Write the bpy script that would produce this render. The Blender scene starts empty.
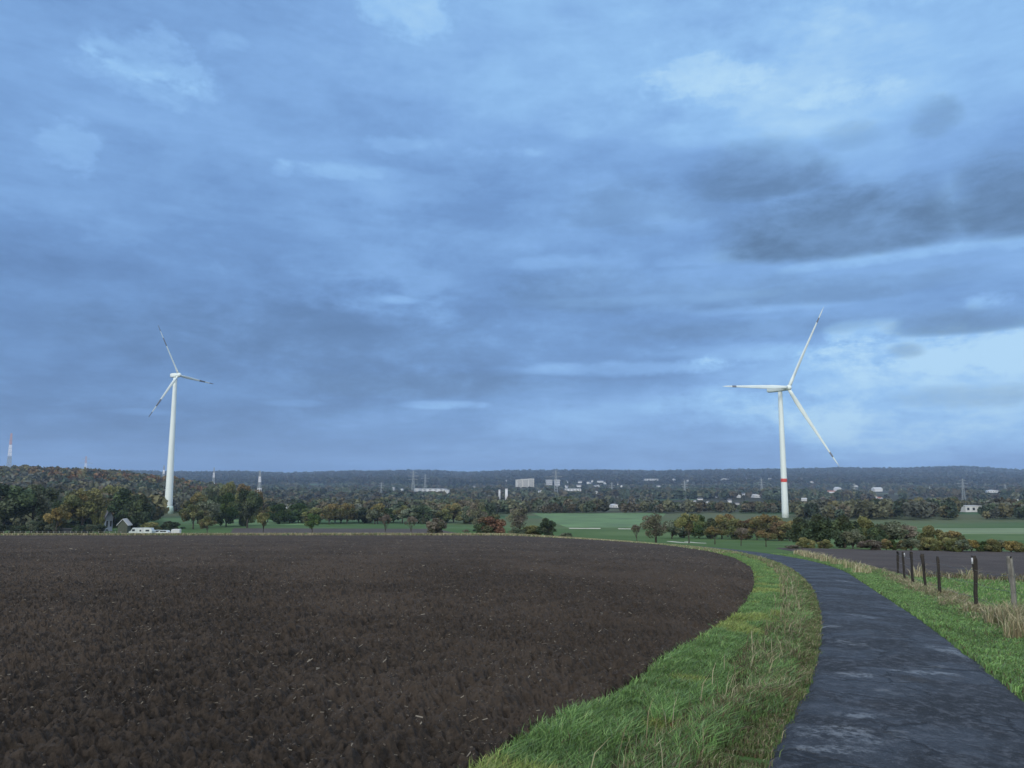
import bpy, bmesh, math, random
import numpy as np
from mathutils import Vector
rng = np.random.default_rng(7)
random.seed(7)
SC = bpy.context.scene
COL = SC.collection
# ------------------------------------------------------------------ camera
F = 770.0                                   # focal length in pixels for a 1024 px wide frame
TH = math.atan((478.5 - 384) / F)           # the camera looks slightly up
cd = bpy.data.cameras.new('camera'); cam = bpy.data.objects.new('camera', cd); COL.objects.link(cam)
cd.sensor_width = 36; cd.lens = 36 * F / 1024; cd.clip_start = 0.05; cd.clip_end = 40000
cam.location = (0, 0, 0); cam.rotation_euler = (math.pi / 2 + TH, 0, 0)
SC.camera = cam
R_ = math.radians
def lin(c):
    c = np.array(c, float) / 255.0
    return tuple(np.where(c <= 0.04045, c / 12.92, ((c + 0.055) / 1.055) ** 2.4))
# ------------------------------------------------------------------ sun
SUN_AZ, SUN_EL = R_(205), R_(24)            # measured clockwise from +Y: the brighter sky is behind the camera, a little left
sd = bpy.data.lights.new('sun', 'SUN'); sun = bpy.data.objects.new('sun', sd); COL.objects.link(sun)
sd.energy = 1.5; sd.angle = R_(14); sd.color = (1.0, 0.96, 0.88)
sdir = Vector((math.sin(SUN_AZ) * math.cos(SUN_EL), math.cos(SUN_AZ) * math.cos(SUN_EL), math.sin(SUN_EL)))
sun.rotation_euler = sdir.to_track_quat('Z', 'Y').to_euler()
sun.location = (0, -20, 30)
SC.view_settings.view_transform = 'Standard'; SC.view_settings.look = 'None'
SC.view_settings.exposure = 0.12; SC.view_settings.gamma = 1.0; SC.view_settings.use_curve_mapping = False
SC.cycles.max_bounces = 6; SC.cycles.volume_bounces = 0; SC.cycles.transparent_max_bounces = 8
SC.cycles.use_denoising = True
# ------------------------------------------------------------------ sky
W = bpy.data.worlds.new('World'); SC.world = W; W.use_nodes = True
class NT:
    def __init__(s, t): s.t = t; s.n = t.nodes; s.l = t.links
    def new(s, ty, **k):
        n = s.n.new(ty)
        for a, b in k.items(): setattr(n, a, b)
        return n
    def put(s, sock, v):
        if isinstance(v, bpy.types.NodeSocket): s.l.new(v, sock)
        else: sock.default_value = v
    def m(s, op, a, b=0.0, c=0.0, clamp=False):
        n = s.new('ShaderNodeMath', operation=op); n.use_clamp = clamp
        s.put(n.inputs[0], a); s.put(n.inputs[1], b); s.put(n.inputs[2], c); return n.outputs[0]
    def sstep(s, x, a, b):
        n = s.new('ShaderNodeMapRange', interpolation_type='SMOOTHSTEP')
        s.put(n.inputs[0], x); n.inputs[1].default_value = a; n.inputs[2].default_value = b
        n.inputs[3].default_value = 0; n.inputs[4].default_value = 1; return n.outputs[0]
    def noise(s, vec, scale, detail=4, rough=0.5, dist=0.0, lac=2.0):
        n = s.new('ShaderNodeTexNoise'); s.put(n.inputs['Vector'], vec)
        n.inputs['Scale'].default_value = scale; n.inputs['Detail'].default_value = detail
        n.inputs['Roughness'].default_value = rough; n.inputs['Distortion'].default_value = dist
        n.inputs['Lacunarity'].default_value = lac
        return n.outputs[0]
    def comb(s, x, y, z):
        n = s.new('ShaderNodeCombineXYZ'); s.put(n.inputs[0], x); s.put(n.inputs[1], y); s.put(n.inputs[2], z); return n.outputs[0]
    def ramp(s, fac, stops, interp='LINEAR'):
        n = s.new('ShaderNodeValToRGB'); s.put(n.inputs[0], fac); cr = n.color_ramp; cr.interpolation = interp
        while len(cr.elements) > 1: cr.elements.remove(cr.elements[-1])
        cr.elements[0].position = stops[0][0]; cr.elements[0].color = tuple(stops[0][1]) + (1,)
        for p, c in stops[1:]:
            e = cr.elements.new(p); e.color = tuple(c) + (1,)
        return n.outputs[0]
    def mix(s, fac, a, b, blend='MIX'):
        n = s.new('ShaderNodeMix', data_type='RGBA', blend_type=blend)
        s.put(n.inputs[0], fac)
        for i, v in ((6, a), (7, b)):
            s.put(n.inputs[i], v if isinstance(v, bpy.types.NodeSocket) else tuple(v)[:3] + (1,))
        return n.outputs[2]
def azel(px, py):
    a = (px - 512) / F; b = (384 - py) / F
    x, y, z = a, math.cos(TH) - b * math.sin(TH), math.sin(TH) + b * math.cos(TH)
    r = math.sqrt(x * x + y * y + z * z)
    return math.atan2(x, y), math.asin(z / r)
def build_sky():
    W.node_tree.nodes.clear(); t = NT(W.node_tree)
    tc = t.new('ShaderNodeTexCoord'); nv = t.new('ShaderNodeVectorMath', operation='NORMALIZE')
    t.l.new(tc.outputs['Generated'], nv.inputs[0])
    sp = t.new('ShaderNodeSeparateXYZ'); t.l.new(nv.outputs[0], sp.inputs[0]); x, y, z = sp.outputs
    az = t.m('ARCTAN2', x, y); el = t.m('ARCSINE', z)
    zz = t.m('ADD', t.m('MAXIMUM', z, 0.0), 0.13)
    P = t.comb(t.m('DIVIDE', x, zz), t.m('DIVIDE', y, zz), 0.0)      # the cloud deck seen in perspective
    A = t.comb(az, t.m('MULTIPLY', el, 2.2), 3.7)
    n1 = t.noise(P, 0.62, 9, 0.60, 0.3); n2 = t.noise(P, 2.1, 9, 0.66, 0.3); n3 = t.noise(A, 5.0, 10, 0.64, 0.2)
    n4 = t.noise(t.comb(az, t.m('MULTIPLY', el, 5.0), 9.1), 4.0, 9, 0.66, 0.3)
    w1 = t.noise(A, 9.0, 7, 0.62, 0.2); w2 = t.noise(t.comb(az, t.m('MULTIPLY', el, 1.6), 11.3), 16.0, 6, 0.62, 0.2)
    up = t.sstep(el, 0.02, 0.55)
    L = t.m('ADD', 0.41, t.m('MULTIPLY', up, 0.17))
    L = t.m('ADD', L, t.m('MULTIPLY', t.sstep(az, -0.5, 0.5), 0.12))
    L = t.m('ADD', L, t.m('MULTIPLY', t.m('SUBTRACT', n1, 0.5), 0.42))
    L = t.m('ADD', L, t.m('MULTIPLY', t.m('SUBTRACT', n2, 0.5), 0.34))
    L = t.m('ADD', L, t.m('MULTIPLY', t.m('SUBTRACT', n3, 0.5), 0.46))
    L = t.m('ADD', L, t.m('MULTIPLY', t.m('SUBTRACT', n4, 0.5), 0.34))
    def blob(px, py, wx, wy, amp, warp=1.3, flat=1.0, lo=1.25, hi=-0.1):
        nonlocal L
        a0, e0 = azel(px, py); sa = wx / F * math.cos(a0) ** 2 / math.cos(e0); se = wy / F
        da = t.m('DIVIDE', t.m('SUBTRACT', az, a0), sa)
        de = t.m('DIVIDE', t.m('SUBTRACT', el, e0), se)
        if flat != 1: de = t.m('ADD', t.m('MAXIMUM', de, 0.0), t.m('MULTIPLY', t.m('MINIMUM', de, 0.0), flat))
        d = t.m('ADD', t.m('MULTIPLY', da, da), t.m('MULTIPLY', de, de))
        d = t.m('ADD', d, t.m('MULTIPLY', t.m('SUBTRACT', w1, 0.5), warp * 3.0))
        d = t.m('ADD', d, t.m('MULTIPLY', t.m('SUBTRACT', w2, 0.5), warp * 2.2))
        L = t.m('ADD', L, t.m('MULTIPLY', t.sstep(d, lo, hi), amp))
        return d
    for b in SKY_BLOBS: blob(*b)
    dark = 0.0
    col = t.ramp(L, SKY_RAMP)
    # the heavy grey cumulus to the right: greyer than the deck behind it
    g = 0.0
    for (px, py, wx, wy, k, warp, flat) in GREY_CLOUDS:
        Ls = L; d = blob(px, py, wx, wy, 0.0, warp, flat); L = Ls
        g = t.m('MAXIMUM', g, t.m('MULTIPLY', t.sstep(d, 1.25, 0.0), k))
    shade = t.mix(t.sstep(w1, 0.3, 0.7), lin((84, 114, 150)), lin((108, 144, 188)))
    col = t.mix(g, col, shade)
    # unseen sky behind and overhead: brightness and neutral tone added to light the scene
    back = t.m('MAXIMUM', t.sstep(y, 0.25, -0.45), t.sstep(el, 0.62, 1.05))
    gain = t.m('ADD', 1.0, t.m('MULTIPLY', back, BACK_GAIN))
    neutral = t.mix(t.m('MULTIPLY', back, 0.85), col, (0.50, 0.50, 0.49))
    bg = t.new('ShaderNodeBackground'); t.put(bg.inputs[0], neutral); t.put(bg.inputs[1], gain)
    sk = t.new('ShaderNodeTexSky', sky_type='NISHITA'); sk.sun_disc = False
    sk.sun_elevation = SUN_EL; sk.sun_rotation = SUN_AZ; sk.altitude = 100; sk.dust_density = 1.5
    b2 = t.new('ShaderNodeBackground'); t.l.new(sk.outputs[0], b2.inputs[0]); b2.inputs[1].default_value = 0.06
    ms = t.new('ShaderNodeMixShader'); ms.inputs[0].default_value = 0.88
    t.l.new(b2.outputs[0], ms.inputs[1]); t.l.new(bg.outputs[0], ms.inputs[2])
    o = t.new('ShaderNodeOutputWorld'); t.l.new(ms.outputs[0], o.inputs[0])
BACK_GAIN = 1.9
SKY_RAMP = [(0.0, lin((80, 112, 158))), (0.25, lin((96, 132, 182))), (0.45, lin((110, 150, 203))), (0.62, lin((128, 171, 224))), (0.8, lin((147, 193, 240))), (1.0, lin((178, 217, 247)))]
# px, py, half width, half height, amplitude, warp, flat bottom
SKY_BLOBS = [
    (150, 340, 420, 100, -0.14, 0.8), (470, 345, 330, 60, -0.14, 1.0), (600, 215, 260, 60, -0.09, 1.0), (120, 440, 330, 44, -0.12, 0.4),
    (900, 60, 340, 80, 0.12, 0.8), (600, 50, 300, 80, 0.08, 0.8), (930, 395, 300, 64, 0.34, 0.7), (640, 410, 240, 26, .12, .9), (700, 430, 260, 34, 0.10, 0.5),
    (160, 62, 50, 22, 0.15, 2.2), (145, 90, 70, 18, 0.10, 2.2), (78, 145, 28, 22, 0.13, 2.4), (400, 12, 45, 22, 0.13, 2.2), (225, 40, 24, 10, .1, 2.2),
    (505, 152, 50, 8, 0.16, 1.9), (345, 172, 60, 8, 0.12, 1.9), (282, 168, 14, 8, .1, 2.0), (410, 145, 40, 8, .10, 2.0), (398, 300, 26, 5, 0.20, 1.3), (450, 405, 46, 5, 0.24, 1.2),
    (620, 368, 110, 8, 0.26, 1.3), (860, 332, 40, 12, 0.26, 1.4), (950, 352, 150, 24, 0.24, 1.0), (990, 300, 36, 10, 0.26, 1.6),
    (740, 352, 110, 9, 0.18, 1.3), (140, 412, 40, 4, 0.18, 1.1), (290, 403, 34, 4, 0.18, 1.1), (640, 300, 130, 6, .12, 1.8), (560, 262, 70, 8, .12, 1.9), (900, 256, 130, 7, .14, 1.6), (720, 258, 60, 7, .12, 1.8),
    (955, 210, 26, 26, 0.12, 1.8), (700, 78, 60, 18, 0.10, 2.2), (850, 92, 50, 10, .10, 2.0), (760, 310, 80, 5, .12, 1.5),
]
GREY_CLOUDS = [
    (846, 246, 150, 62, 1.0, 0.34, 5.0), (762, 188, 84, 44, 0.75, 0.36, 3.2), (1012, 218, 84, 62, 0.95, 0.36, 3.6), (932, 122, 30, 22, 0.45, 0.7, 1.5), (850, 140, 40, 16, .3, .7, 1.5),
    (962, 328, 84, 20, 0.75, 0.5, 3.0), (585, 300, 80, 38, 0.42, 0.6, 2.8), (905, 351, 22, 8, 0.5, 0.6, 1.0), (650, 212, 100, 36, 0.32, 0.7, 2.2), (960, 396, 90, 12, 0.4, 0.7, 1.0),
    (700, 300, 130, 26, 0.35, 0.7, 2.0), (640, 230, 40, 12, .3, .7, 1.5), (820, 295, 120, 18, .45, .7, 2.0), (930, 282, 70, 16, .4, .6, 2.0), (740, 330, 160, 12, .35, .7, 1.2), (420, 385, 180, 16, .3, .7, 1.2), (300, 340, 260, 40, .22, .7, 1.2),
]
build_sky()
# ------------------------------------------------------------------ terrain function (z = 0 is eye height)
PY = np.array([-400, -100, 0, 30, 60, 100, 150, 170, 240, 320, 420, 560, 800, 1100, 1500, 2000, 2600, 3200, 4000, 5000, 6000, 6500, 8000, 14000.])
PD = np.array([-12, -3.9, 1.6, 3.28, 5.0, 7.45, 11.0, 12.55, 17.3, 20.6, 23, 25.2, 32, 37, 40, 42, 40, 28, 10, -15, -36, -40, -30, -10.])
def pchip(xs, ys):
    h = np.diff(xs); d = np.diff(ys) / h; m = np.zeros_like(ys); m[0] = d[0]; m[-1] = d[-1]
    for i in range(1, len(xs) - 1):
        if d[i - 1] * d[i] > 0:
            w1 = 2 * h[i] + h[i - 1]; w2 = h[i] + 2 * h[i - 1]; m[i] = (w1 + w2) / (w1 / d[i - 1] + w2 / d[i])
    def f(x):
        x = np.clip(x, xs[0], xs[-1]); i = np.clip(np.searchsorted(xs, x) - 1, 0, len(xs) - 2); t = (x - xs[i]) / h[i]
        return (2 * t ** 3 - 3 * t ** 2 + 1) * ys[i] + (t ** 3 - 2 * t ** 2 + t) * h[i] * m[i] + (-2 * t ** 3 + 3 * t ** 2) * ys[i + 1] + (t ** 3 - t ** 2) * h[i] * m[i + 1]
    return f
PF = pchip(PY, PD)
def sm(a, b, x):
    t = np.clip((np.asarray(x, float) - a) / (b - a), 0, 1); return t * t * (3 - 2 * t)
_perm = rng.random((256, 256))
def vnoise(x, y, s=0):
    x = np.asarray(x, float) + s * 17.3; y = np.asarray(y, float) + s * 5.1
    xi = np.floor(x).astype(int); yi = np.floor(y).astype(int); fx = x - xi; fy = y - yi
    fx = fx * fx * (3 - 2 * fx); fy = fy * fy * (3 - 2 * fy)
    g = lambda a, b: _perm[(a + 31 * s) % 256, (b + 57 * s) % 256]
    return (g(xi, yi) * (1 - fx) + g(xi + 1, yi) * fx) * (1 - fy) + (g(xi, yi + 1) * (1 - fx) + g(xi + 1, yi + 1) * fx) * fy
def fbm(x, y, o=4, s=0, r=0.5):
    v = 0; a = 1; tot = 0
    for k in range(o):
        v = v + a * vnoise(x * 2 ** k, y * 2 ** k, s + k); tot += a; a *= r
    return v / tot
RIDGE = np.array([(0, 469), (160, 472.5), (230, 472), (290, 474), (340, 472), (395, 471), (440, 471.5), (472, 473), (520, 470.8), (600, 470.5), (645, 471.3), (700, 470.5), (780, 469), (850, 468.5), (900, 468.6), (950, 467.2), (985, 468), (1005, 470), (1100, 471.5)])
def zt(x, y):
    x = np.asarray(x, float); y = np.asarray(y, float)
    xs = np.log1p(np.exp(np.clip(x / 1.5, -40, 40))) * 1.5
    R = 2.0 * (1 - np.exp(-.03 * xs)) * (1 - sm(140, 320, y))
    D = PF(y) + R
    ux = x / np.maximum(y, 50)
    hill = np.interp(ux, [-.70, -.665, -.63, -.60, -.535, -.5, -.457, -.40, -.32, -.25], [40, 42, 43, 42, 38, 34, 28, 17, 5, 0]) * sm(560, 1250, y) * (1 - sm(1450, 2600, y))
    ridge = np.interp(ux, (RIDGE[:, 0] - 512) / F, (478.5 - RIDGE[:, 1]) / F * 6200 - 14 - 37)
    roll = (fbm(x / 900., y / 1400., 3, 3) - 0.5) * 26 * sm(2200, 5200, y) + (fbm(x / 260., y / 420., 3, 5) - 0.5) * 10 * sm(700, 2200, y)
    return -D + hill + roll + ridge * sm(3600, 6000, y)
def place(px, Y, top=None):
    """ground point under image column px at depth Y; with top also the height that reaches image row top"""
    x = (px - 512) / F * Y
    for _ in range(4):
        z = float(zt(x, Y)); c = Y * math.cos(TH) + z * math.sin(TH); x = (px - 512) / F * c
    if top is None: return x, z
    q = (384 - top) / F; zt_ = Y * (math.sin(TH) + q * math.cos(TH)) / (math.cos(TH) - q * math.sin(TH))
    return x, z, zt_ - z
# ------------------------------------------------------------------ mesh helpers
def raw_mesh(name, V, Fc, mat=None, smooth=False, sizes=None, attrs=None):
    """V (n,3); Fc (m,k) or flat list with sizes; fast"""
    me = bpy.data.meshes.new(name); V = np.asarray(V, np.float32)
    if sizes is None:
        Fc = np.asarray(Fc, np.int32); k = Fc.shape[1]; sizes = np.full(len(Fc), k, np.int32)
    flat = np.asarray(Fc, np.int32).ravel(); starts = np.concatenate(([0], np.cumsum(sizes)[:-1])).astype(np.int32)
    me.vertices.add(len(V)); me.vertices.foreach_set('co', V.ravel())
    me.loops.add(len(flat)); me.loops.foreach_set('vertex_index', flat)
    me.polygons.add(len(sizes)); me.polygons.foreach_set('loop_start', starts); me.polygons.foreach_set('loop_total', np.asarray(sizes, np.int32))
    me.polygons.foreach_set('use_smooth', np.full(len(sizes), smooth, bool))
    if attrs:
        for an, (dom, arr) in attrs.items():
            if arr.ndim == 1: a = me.attributes.new(an, 'FLOAT', dom); a.data.foreach_set('value', arr.astype(np.float32))
            else: a = me.attributes.new(an, 'FLOAT_COLOR', dom); a.data.foreach_set('color', np.concatenate([arr, np.ones((len(arr), 1))], 1).astype(np.float32).ravel())
    me.update(calc_edges=True); me.validate()
    if mat: me.materials.append(mat)
    return me
def link(name, me, parent=None, **props):
    o = bpy.data.objects.new(name, me); COL.objects.link(o)
    if parent: o.parent = parent
    for k, v in props.items():
        if v is not None: o[k] = v
    return o
def empty(name, loc, label, cat, group=None, rz=0):
    o = bpy.data.objects.new(name, None); COL.objects.link(o); o.location = loc; o.rotation_euler = (0, 0, rz); o.empty_display_size = .3
    o['label'] = label; o['category'] = cat
    if group: o['group'] = group
    return o
class MB:
    def __init__(s): s.b = bmesh.new()
    def box(s, cx, cy, z0, sx, sy, sz, bev=0.0, taper=1.0):
        g = []
        for dz, t in ((0, 1), (sz, taper)):
            for dx, dy in ((-1, -1), (1, -1), (1, 1), (-1, 1)): g.append(s.b.verts.new((cx + dx * sx / 2 * t, cy + dy * sy / 2 * t, z0 + dz)))
        fs = [s.b.faces.new([g[i] for i in f]) for f in ((3, 2, 1, 0), (4, 5, 6, 7), (0, 1, 5, 4), (1, 2, 6, 5), (2, 3, 7, 6), (3, 0, 4, 7))]
        if bev: bmesh.ops.bevel(s.b, geom=list({e for f in fs for e in f.edges}), offset=bev, segments=2, affect='EDGES')
        return s
    def prism(s, prof, y0, y1):
        """profile in xz extruded along y"""
        a = [s.b.verts.new((p[0], y0, p[1])) for p in prof]; b = [s.b.verts.new((p[0], y1, p[1])) for p in prof]; n = len(prof)
        s.b.faces.new(a); s.b.faces.new(b[::-1])
        for i in range(n): s.b.faces.new((a[i], b[i], b[(i + 1) % n], a[(i + 1) % n]))
        return s
    def tube(s, pts, rad, n=8, cap=True):
        pts = [Vector(p) for p in pts]; rings = []
        rad = rad if isinstance(rad, (list, tuple)) else [rad] * len(pts)
        for i, p in enumerate(pts):
            d = (pts[min(i + 1, len(pts) - 1)] - pts[max(i - 1, 0)]).normalized()
            u = d.cross(Vector((0, 0, 1)) if abs(d.z) < .9 else Vector((1, 0, 0))).normalized(); v = d.cross(u)
            rings.append([s.b.verts.new(p + (u * math.cos(a) + v * math.sin(a)) * rad[i]) for a in [2 * math.pi * k / n for k in range(n)]])
        for a, b in zip(rings, rings[1:]):
            for k in range(n): s.b.faces.new((a[k], a[(k + 1) % n], b[(k + 1) % n], b[k]))
        if cap: s.b.faces.new(rings[0][::-1]); s.b.faces.new(rings[-1])
        return s
    def loft(s, rings, cap=True):
        R = [[s.b.verts.new(p) for p in r] for r in rings]; n = len(R[0])
        for a, b in zip(R, R[1:]):
            for k in range(n): s.b.faces.new((a[k], a[(k + 1) % n], b[(k + 1) % n], b[k]))
        if cap: s.b.faces.new(R[0][::-1]); s.b.faces.new(R[-1])
        return s
    def mesh(s, name, mat, smooth=False):
        bmesh.ops.recalc_face_normals(s.b, faces=s.b.faces)
        me = bpy.data.meshes.new(name); s.b.to_mesh(me); s.b.free()
        if smooth:
            for p in me.polygons: p.use_smooth = True
        if mat: me.materials.append(mat)
        return me
# ------------------------------------------------------------------ materials
def mat(name, color=(.5, .5, .5), rough=.8, vary=0.15, scale=3.0, bump=0.0, metal=0.0, spec=0.5, bscale=None):
    m = bpy.data.materials.new(name); m.use_nodes = True; t = NT(m.node_tree); b = m.node_tree.nodes['Principled BSDF']
    tc = t.new('ShaderNodeTexCoord').outputs['Object']; n = t.noise(tc, scale, 6, .6)
    c = np.array(color, float); lo = np.clip(c * (1 - vary * 1.6), 0, 1); hi = np.clip(c * (1 + vary * 1.6), 0, 1)
    t.put(b.inputs['Base Color'], t.ramp(n, [(.25, lo), (.75, hi)]))
    b.inputs['Roughness'].default_value = rough; b.inputs['Metallic'].default_value = metal; b.inputs['Specular IOR Level'].default_value = spec
    if bump:
        bp = t.new('ShaderNodeBump'); bp.inputs['Strength'].default_value = bump; t.put(bp.inputs['Height'], t.noise(tc, bscale or scale * 4, 5, .6)); t.l.new(bp.outputs[0], b.inputs['Normal'])
    return m
def attr_mat(name, rough=.9, trans=0.0, spec=.2, jitter=0.0):
    """colour comes from the object's own leaf / blade colours"""
    m = bpy.data.materials.new(name); m.use_nodes = True; t = NT(m.node_tree); b = m.node_tree.nodes['Principled BSDF']
    a = t.new('ShaderNodeAttribute', attribute_name='col').outputs['Color']
    if jitter:
        oi = t.new('ShaderNodeObjectInfo').outputs['Random']; hs = t.new('ShaderNodeHueSaturation')
        t.put(hs.inputs['Hue'], t.m('ADD', .5, t.m('MULTIPLY', t.m('SUBTRACT', oi, .5), jitter * .35)))
        t.put(hs.inputs['Value'], t.m('ADD', 1.0, t.m('MULTIPLY', t.m('SUBTRACT', t.m('FRACT', t.m('MULTIPLY', oi, 7.31)), .5), jitter * 4)))
        t.put(hs.inputs['Color'], a); a = hs.outputs[0]
    t.put(b.inputs['Base Color'], a); b.inputs['Roughness'].default_value = rough; b.inputs['Specular IOR Level'].default_value = spec
    if trans:
        tr = t.new('ShaderNodeBsdfTranslucent'); t.put(tr.inputs[0], a); mx = t.new('ShaderNodeMixShader'); mx.inputs[0].default_value = trans
        out = m.node_tree.nodes['Material Output']; t.l.new(b.outputs[0], mx.inputs[1]); t.l.new(tr.outputs[0], mx.inputs[2]); t.l.new(mx.outputs[0], out.inputs[0])
    return m
def ground_mat():
    m = bpy.data.materials.new('meadow_and_forest_floor'); m.use_nodes = True; t = NT(m.node_tree); b = m.node_tree.nodes['Principled BSDF']
    g = t.new('ShaderNodeNewGeometry').outputs['Position']; sp = t.new('ShaderNodeSeparateXYZ'); t.l.new(g, sp.inputs[0])
    near = t.noise(g, .9, 8, .62); mid = t.noise(g, .02, 6, .6); big = t.noise(g, .0022, 4, .5)
    grass = t.mix(near, (.030, .060, .018), (.075, .135, .040))
    grass = t.mix(t.sstep(mid, .4, .65), grass, (.085, .13, .05))
    field = t.mix(t.sstep(big, .45, .52), (.05, .10, .045), (.085, .10, .055))
    wood = t.mix(mid, (.022, .026, .014), (.05, .045, .025))
    far = t.sstep(sp.outputs[1], 560, 700)
    far = t.m('MULTIPLY', far, t.sstep(t.noise(g, .0035, 3, .5), .62, .58))
    c = t.mix(t.sstep(sp.outputs[1], 250, 500), grass, field); c = t.mix(far, c, wood)
    t.put(b.inputs['Base Color'], c); b.inputs['Roughness'].default_value = 1; b.inputs['Specular IOR Level'].default_value = .1
    return m
def soil_mat(name, lo, hi, rows=None):
    m = bpy.data.materials.new(name); m.use_nodes = True; t = NT(m.node_tree); b = m.node_tree.nodes['Principled BSDF']
    g = t.new('ShaderNodeNewGeometry').outputs['Position']
    n = t.noise(g, 14, 8, .65); n2 = t.noise(g, .25, 5, .6); n3 = t.noise(g, 55, 3, .6)
    c = t.mix(t.sstep(n, .25, .75), lo, hi)
    c = t.mix(t.m('MULTIPLY', t.sstep(n2, .40, .62), .6), c, tuple(np.array(hi) * 1.15))
    c = t.mix(t.sstep(n3, .72, .78), c, (.10, .085, .065))
    t.put(b.inputs['Base Color'], c); b.inputs['Roughness'].default_value = .92; b.inputs['Specular IOR Level'].default_value = .25
    bp = t.new('ShaderNodeBump'); bp.inputs['Strength'].default_value = 1.0; bp.inputs['Distance'].default_value = .05
    t.put(bp.inputs['Height'], t.noise(g, 22, 6, .7)); t.l.new(bp.outputs[0], b.inputs['Normal'])
    return m
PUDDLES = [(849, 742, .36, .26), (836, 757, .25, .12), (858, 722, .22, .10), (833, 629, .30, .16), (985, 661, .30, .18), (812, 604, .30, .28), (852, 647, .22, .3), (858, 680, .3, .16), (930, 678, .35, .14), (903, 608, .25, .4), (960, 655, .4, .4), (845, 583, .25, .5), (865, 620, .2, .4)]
def road_mat():
    m = bpy.data.materials.new('damp_patched_asphalt'); m.use_nodes = True; t = NT(m.node_tree); b = m.node_tree.nodes['Principled BSDF']
    g = t.new('ShaderNodeNewGeometry').outputs['Position']; sp = t.new('ShaderNodeSeparateXYZ'); t.l.new(g, sp.inputs[0]); x, y, z = sp.outputs
    w = t.noise(g, 2.2, 7, .65); w2 = t.noise(g, .8, 5, .6, .5); fine = t.noise(g, 90, 3, .6); grit = t.noise(g, 30, 4, .7)
    pit = t.noise(g, 42, 5, .75); sp2 = t.noise(t.comb(x, t.m('MULTIPLY', y, .8), z), 8, 8, .80)
    c = t.mix(t.sstep(w2, .38, .62), (.007, .0085, .011), (.026, .029, .036))
    c = t.mix(t.sstep(sp2, .50, .58), c, (.056, .061, .072)); c = t.mix(t.sstep(sp2, .46, .36), c, (.006, .007, .009))
    c = t.mix(t.sstep(pit, .57, .66), c, (.085, .092, .105)); c = t.mix(t.sstep(pit, .43, .36), c, (.005, .006, .007))
    vo = t.new('ShaderNodeTexVoronoi', feature='DISTANCE_TO_EDGE'); vv = t.new('ShaderNodeVectorMath', operation='ADD'); t.l.new(g, vv.inputs[0]); t.put(vv.inputs[1], t.comb(t.m('MULTIPLY', w, .9), t.m('MULTIPLY', w2, .9), 0.0)); t.l.new(vv.outputs[0], vo.inputs['Vector']); vo.inputs['Scale'].default_value = .75
    crack = t.m('MULTIPLY', t.sstep(vo.outputs['Distance'], .022, .006), t.sstep(w2, .46, .52)); c = t.mix(crack, c, (.004, .004, .005))
    edge_mud = t.sstep(t.noise(g, 1.1, 4, .6), .60, .72); c = t.mix(t.m('MULTIPLY', edge_mud, .5), c, (.045, .040, .034))
    worn = t.m('MULTIPLY', t.sstep(w, .60, .68), t.sstep(w2, .40, .60))
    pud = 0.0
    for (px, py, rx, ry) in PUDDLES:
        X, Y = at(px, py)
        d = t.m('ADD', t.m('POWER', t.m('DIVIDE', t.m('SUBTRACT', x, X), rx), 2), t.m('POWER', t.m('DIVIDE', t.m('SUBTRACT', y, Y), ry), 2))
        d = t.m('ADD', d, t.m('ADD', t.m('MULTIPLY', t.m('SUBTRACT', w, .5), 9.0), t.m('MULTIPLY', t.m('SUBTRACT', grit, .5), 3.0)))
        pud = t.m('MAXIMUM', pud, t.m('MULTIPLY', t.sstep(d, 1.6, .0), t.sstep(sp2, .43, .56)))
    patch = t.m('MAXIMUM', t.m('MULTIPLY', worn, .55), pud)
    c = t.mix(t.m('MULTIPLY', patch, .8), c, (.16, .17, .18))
    t.put(b.inputs['Base Color'], c)
    r = t.m('SUBTRACT', .74, t.m('MULTIPLY', t.sstep(w2, .42, .6), .16)); r = t.m('SUBTRACT', r, t.m('MULTIPLY', pud, .16))
    t.put(b.inputs['Roughness'], r); b.inputs['Specular IOR Level'].default_value = .34
    bp = t.new('ShaderNodeBump'); bp.inputs['Strength'].default_value = 1.0; bp.inputs['Distance'].default_value = .03
    h = t.m('ADD', t.m('MULTIPLY', grit, .9), t.m('ADD', t.m('MULTIPLY', sp2, .9), t.m('SUBTRACT', t.m('MULTIPLY', w, .5), crack))); t.put(bp.inputs['Height'], h); t.l.new(bp.outputs[0], b.inputs['Normal'])
    return m
def at(px, py, Ymax=8000):
    a = (px - 512) / F; q = (384 - py) / F
    y = math.cos(TH) - q * math.sin(TH); z = math.sin(TH) + q * math.cos(TH); a /= y; z /= y
    Y = np.exp(np.linspace(math.log(3), math.log(Ymax), 4000)); hit = np.nonzero(z * Y <= zt(a * Y, Y))[0]
    Yh = Y[hit[0]] if len(hit) else Ymax
    return float(a * Yh), float(Yh)
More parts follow.
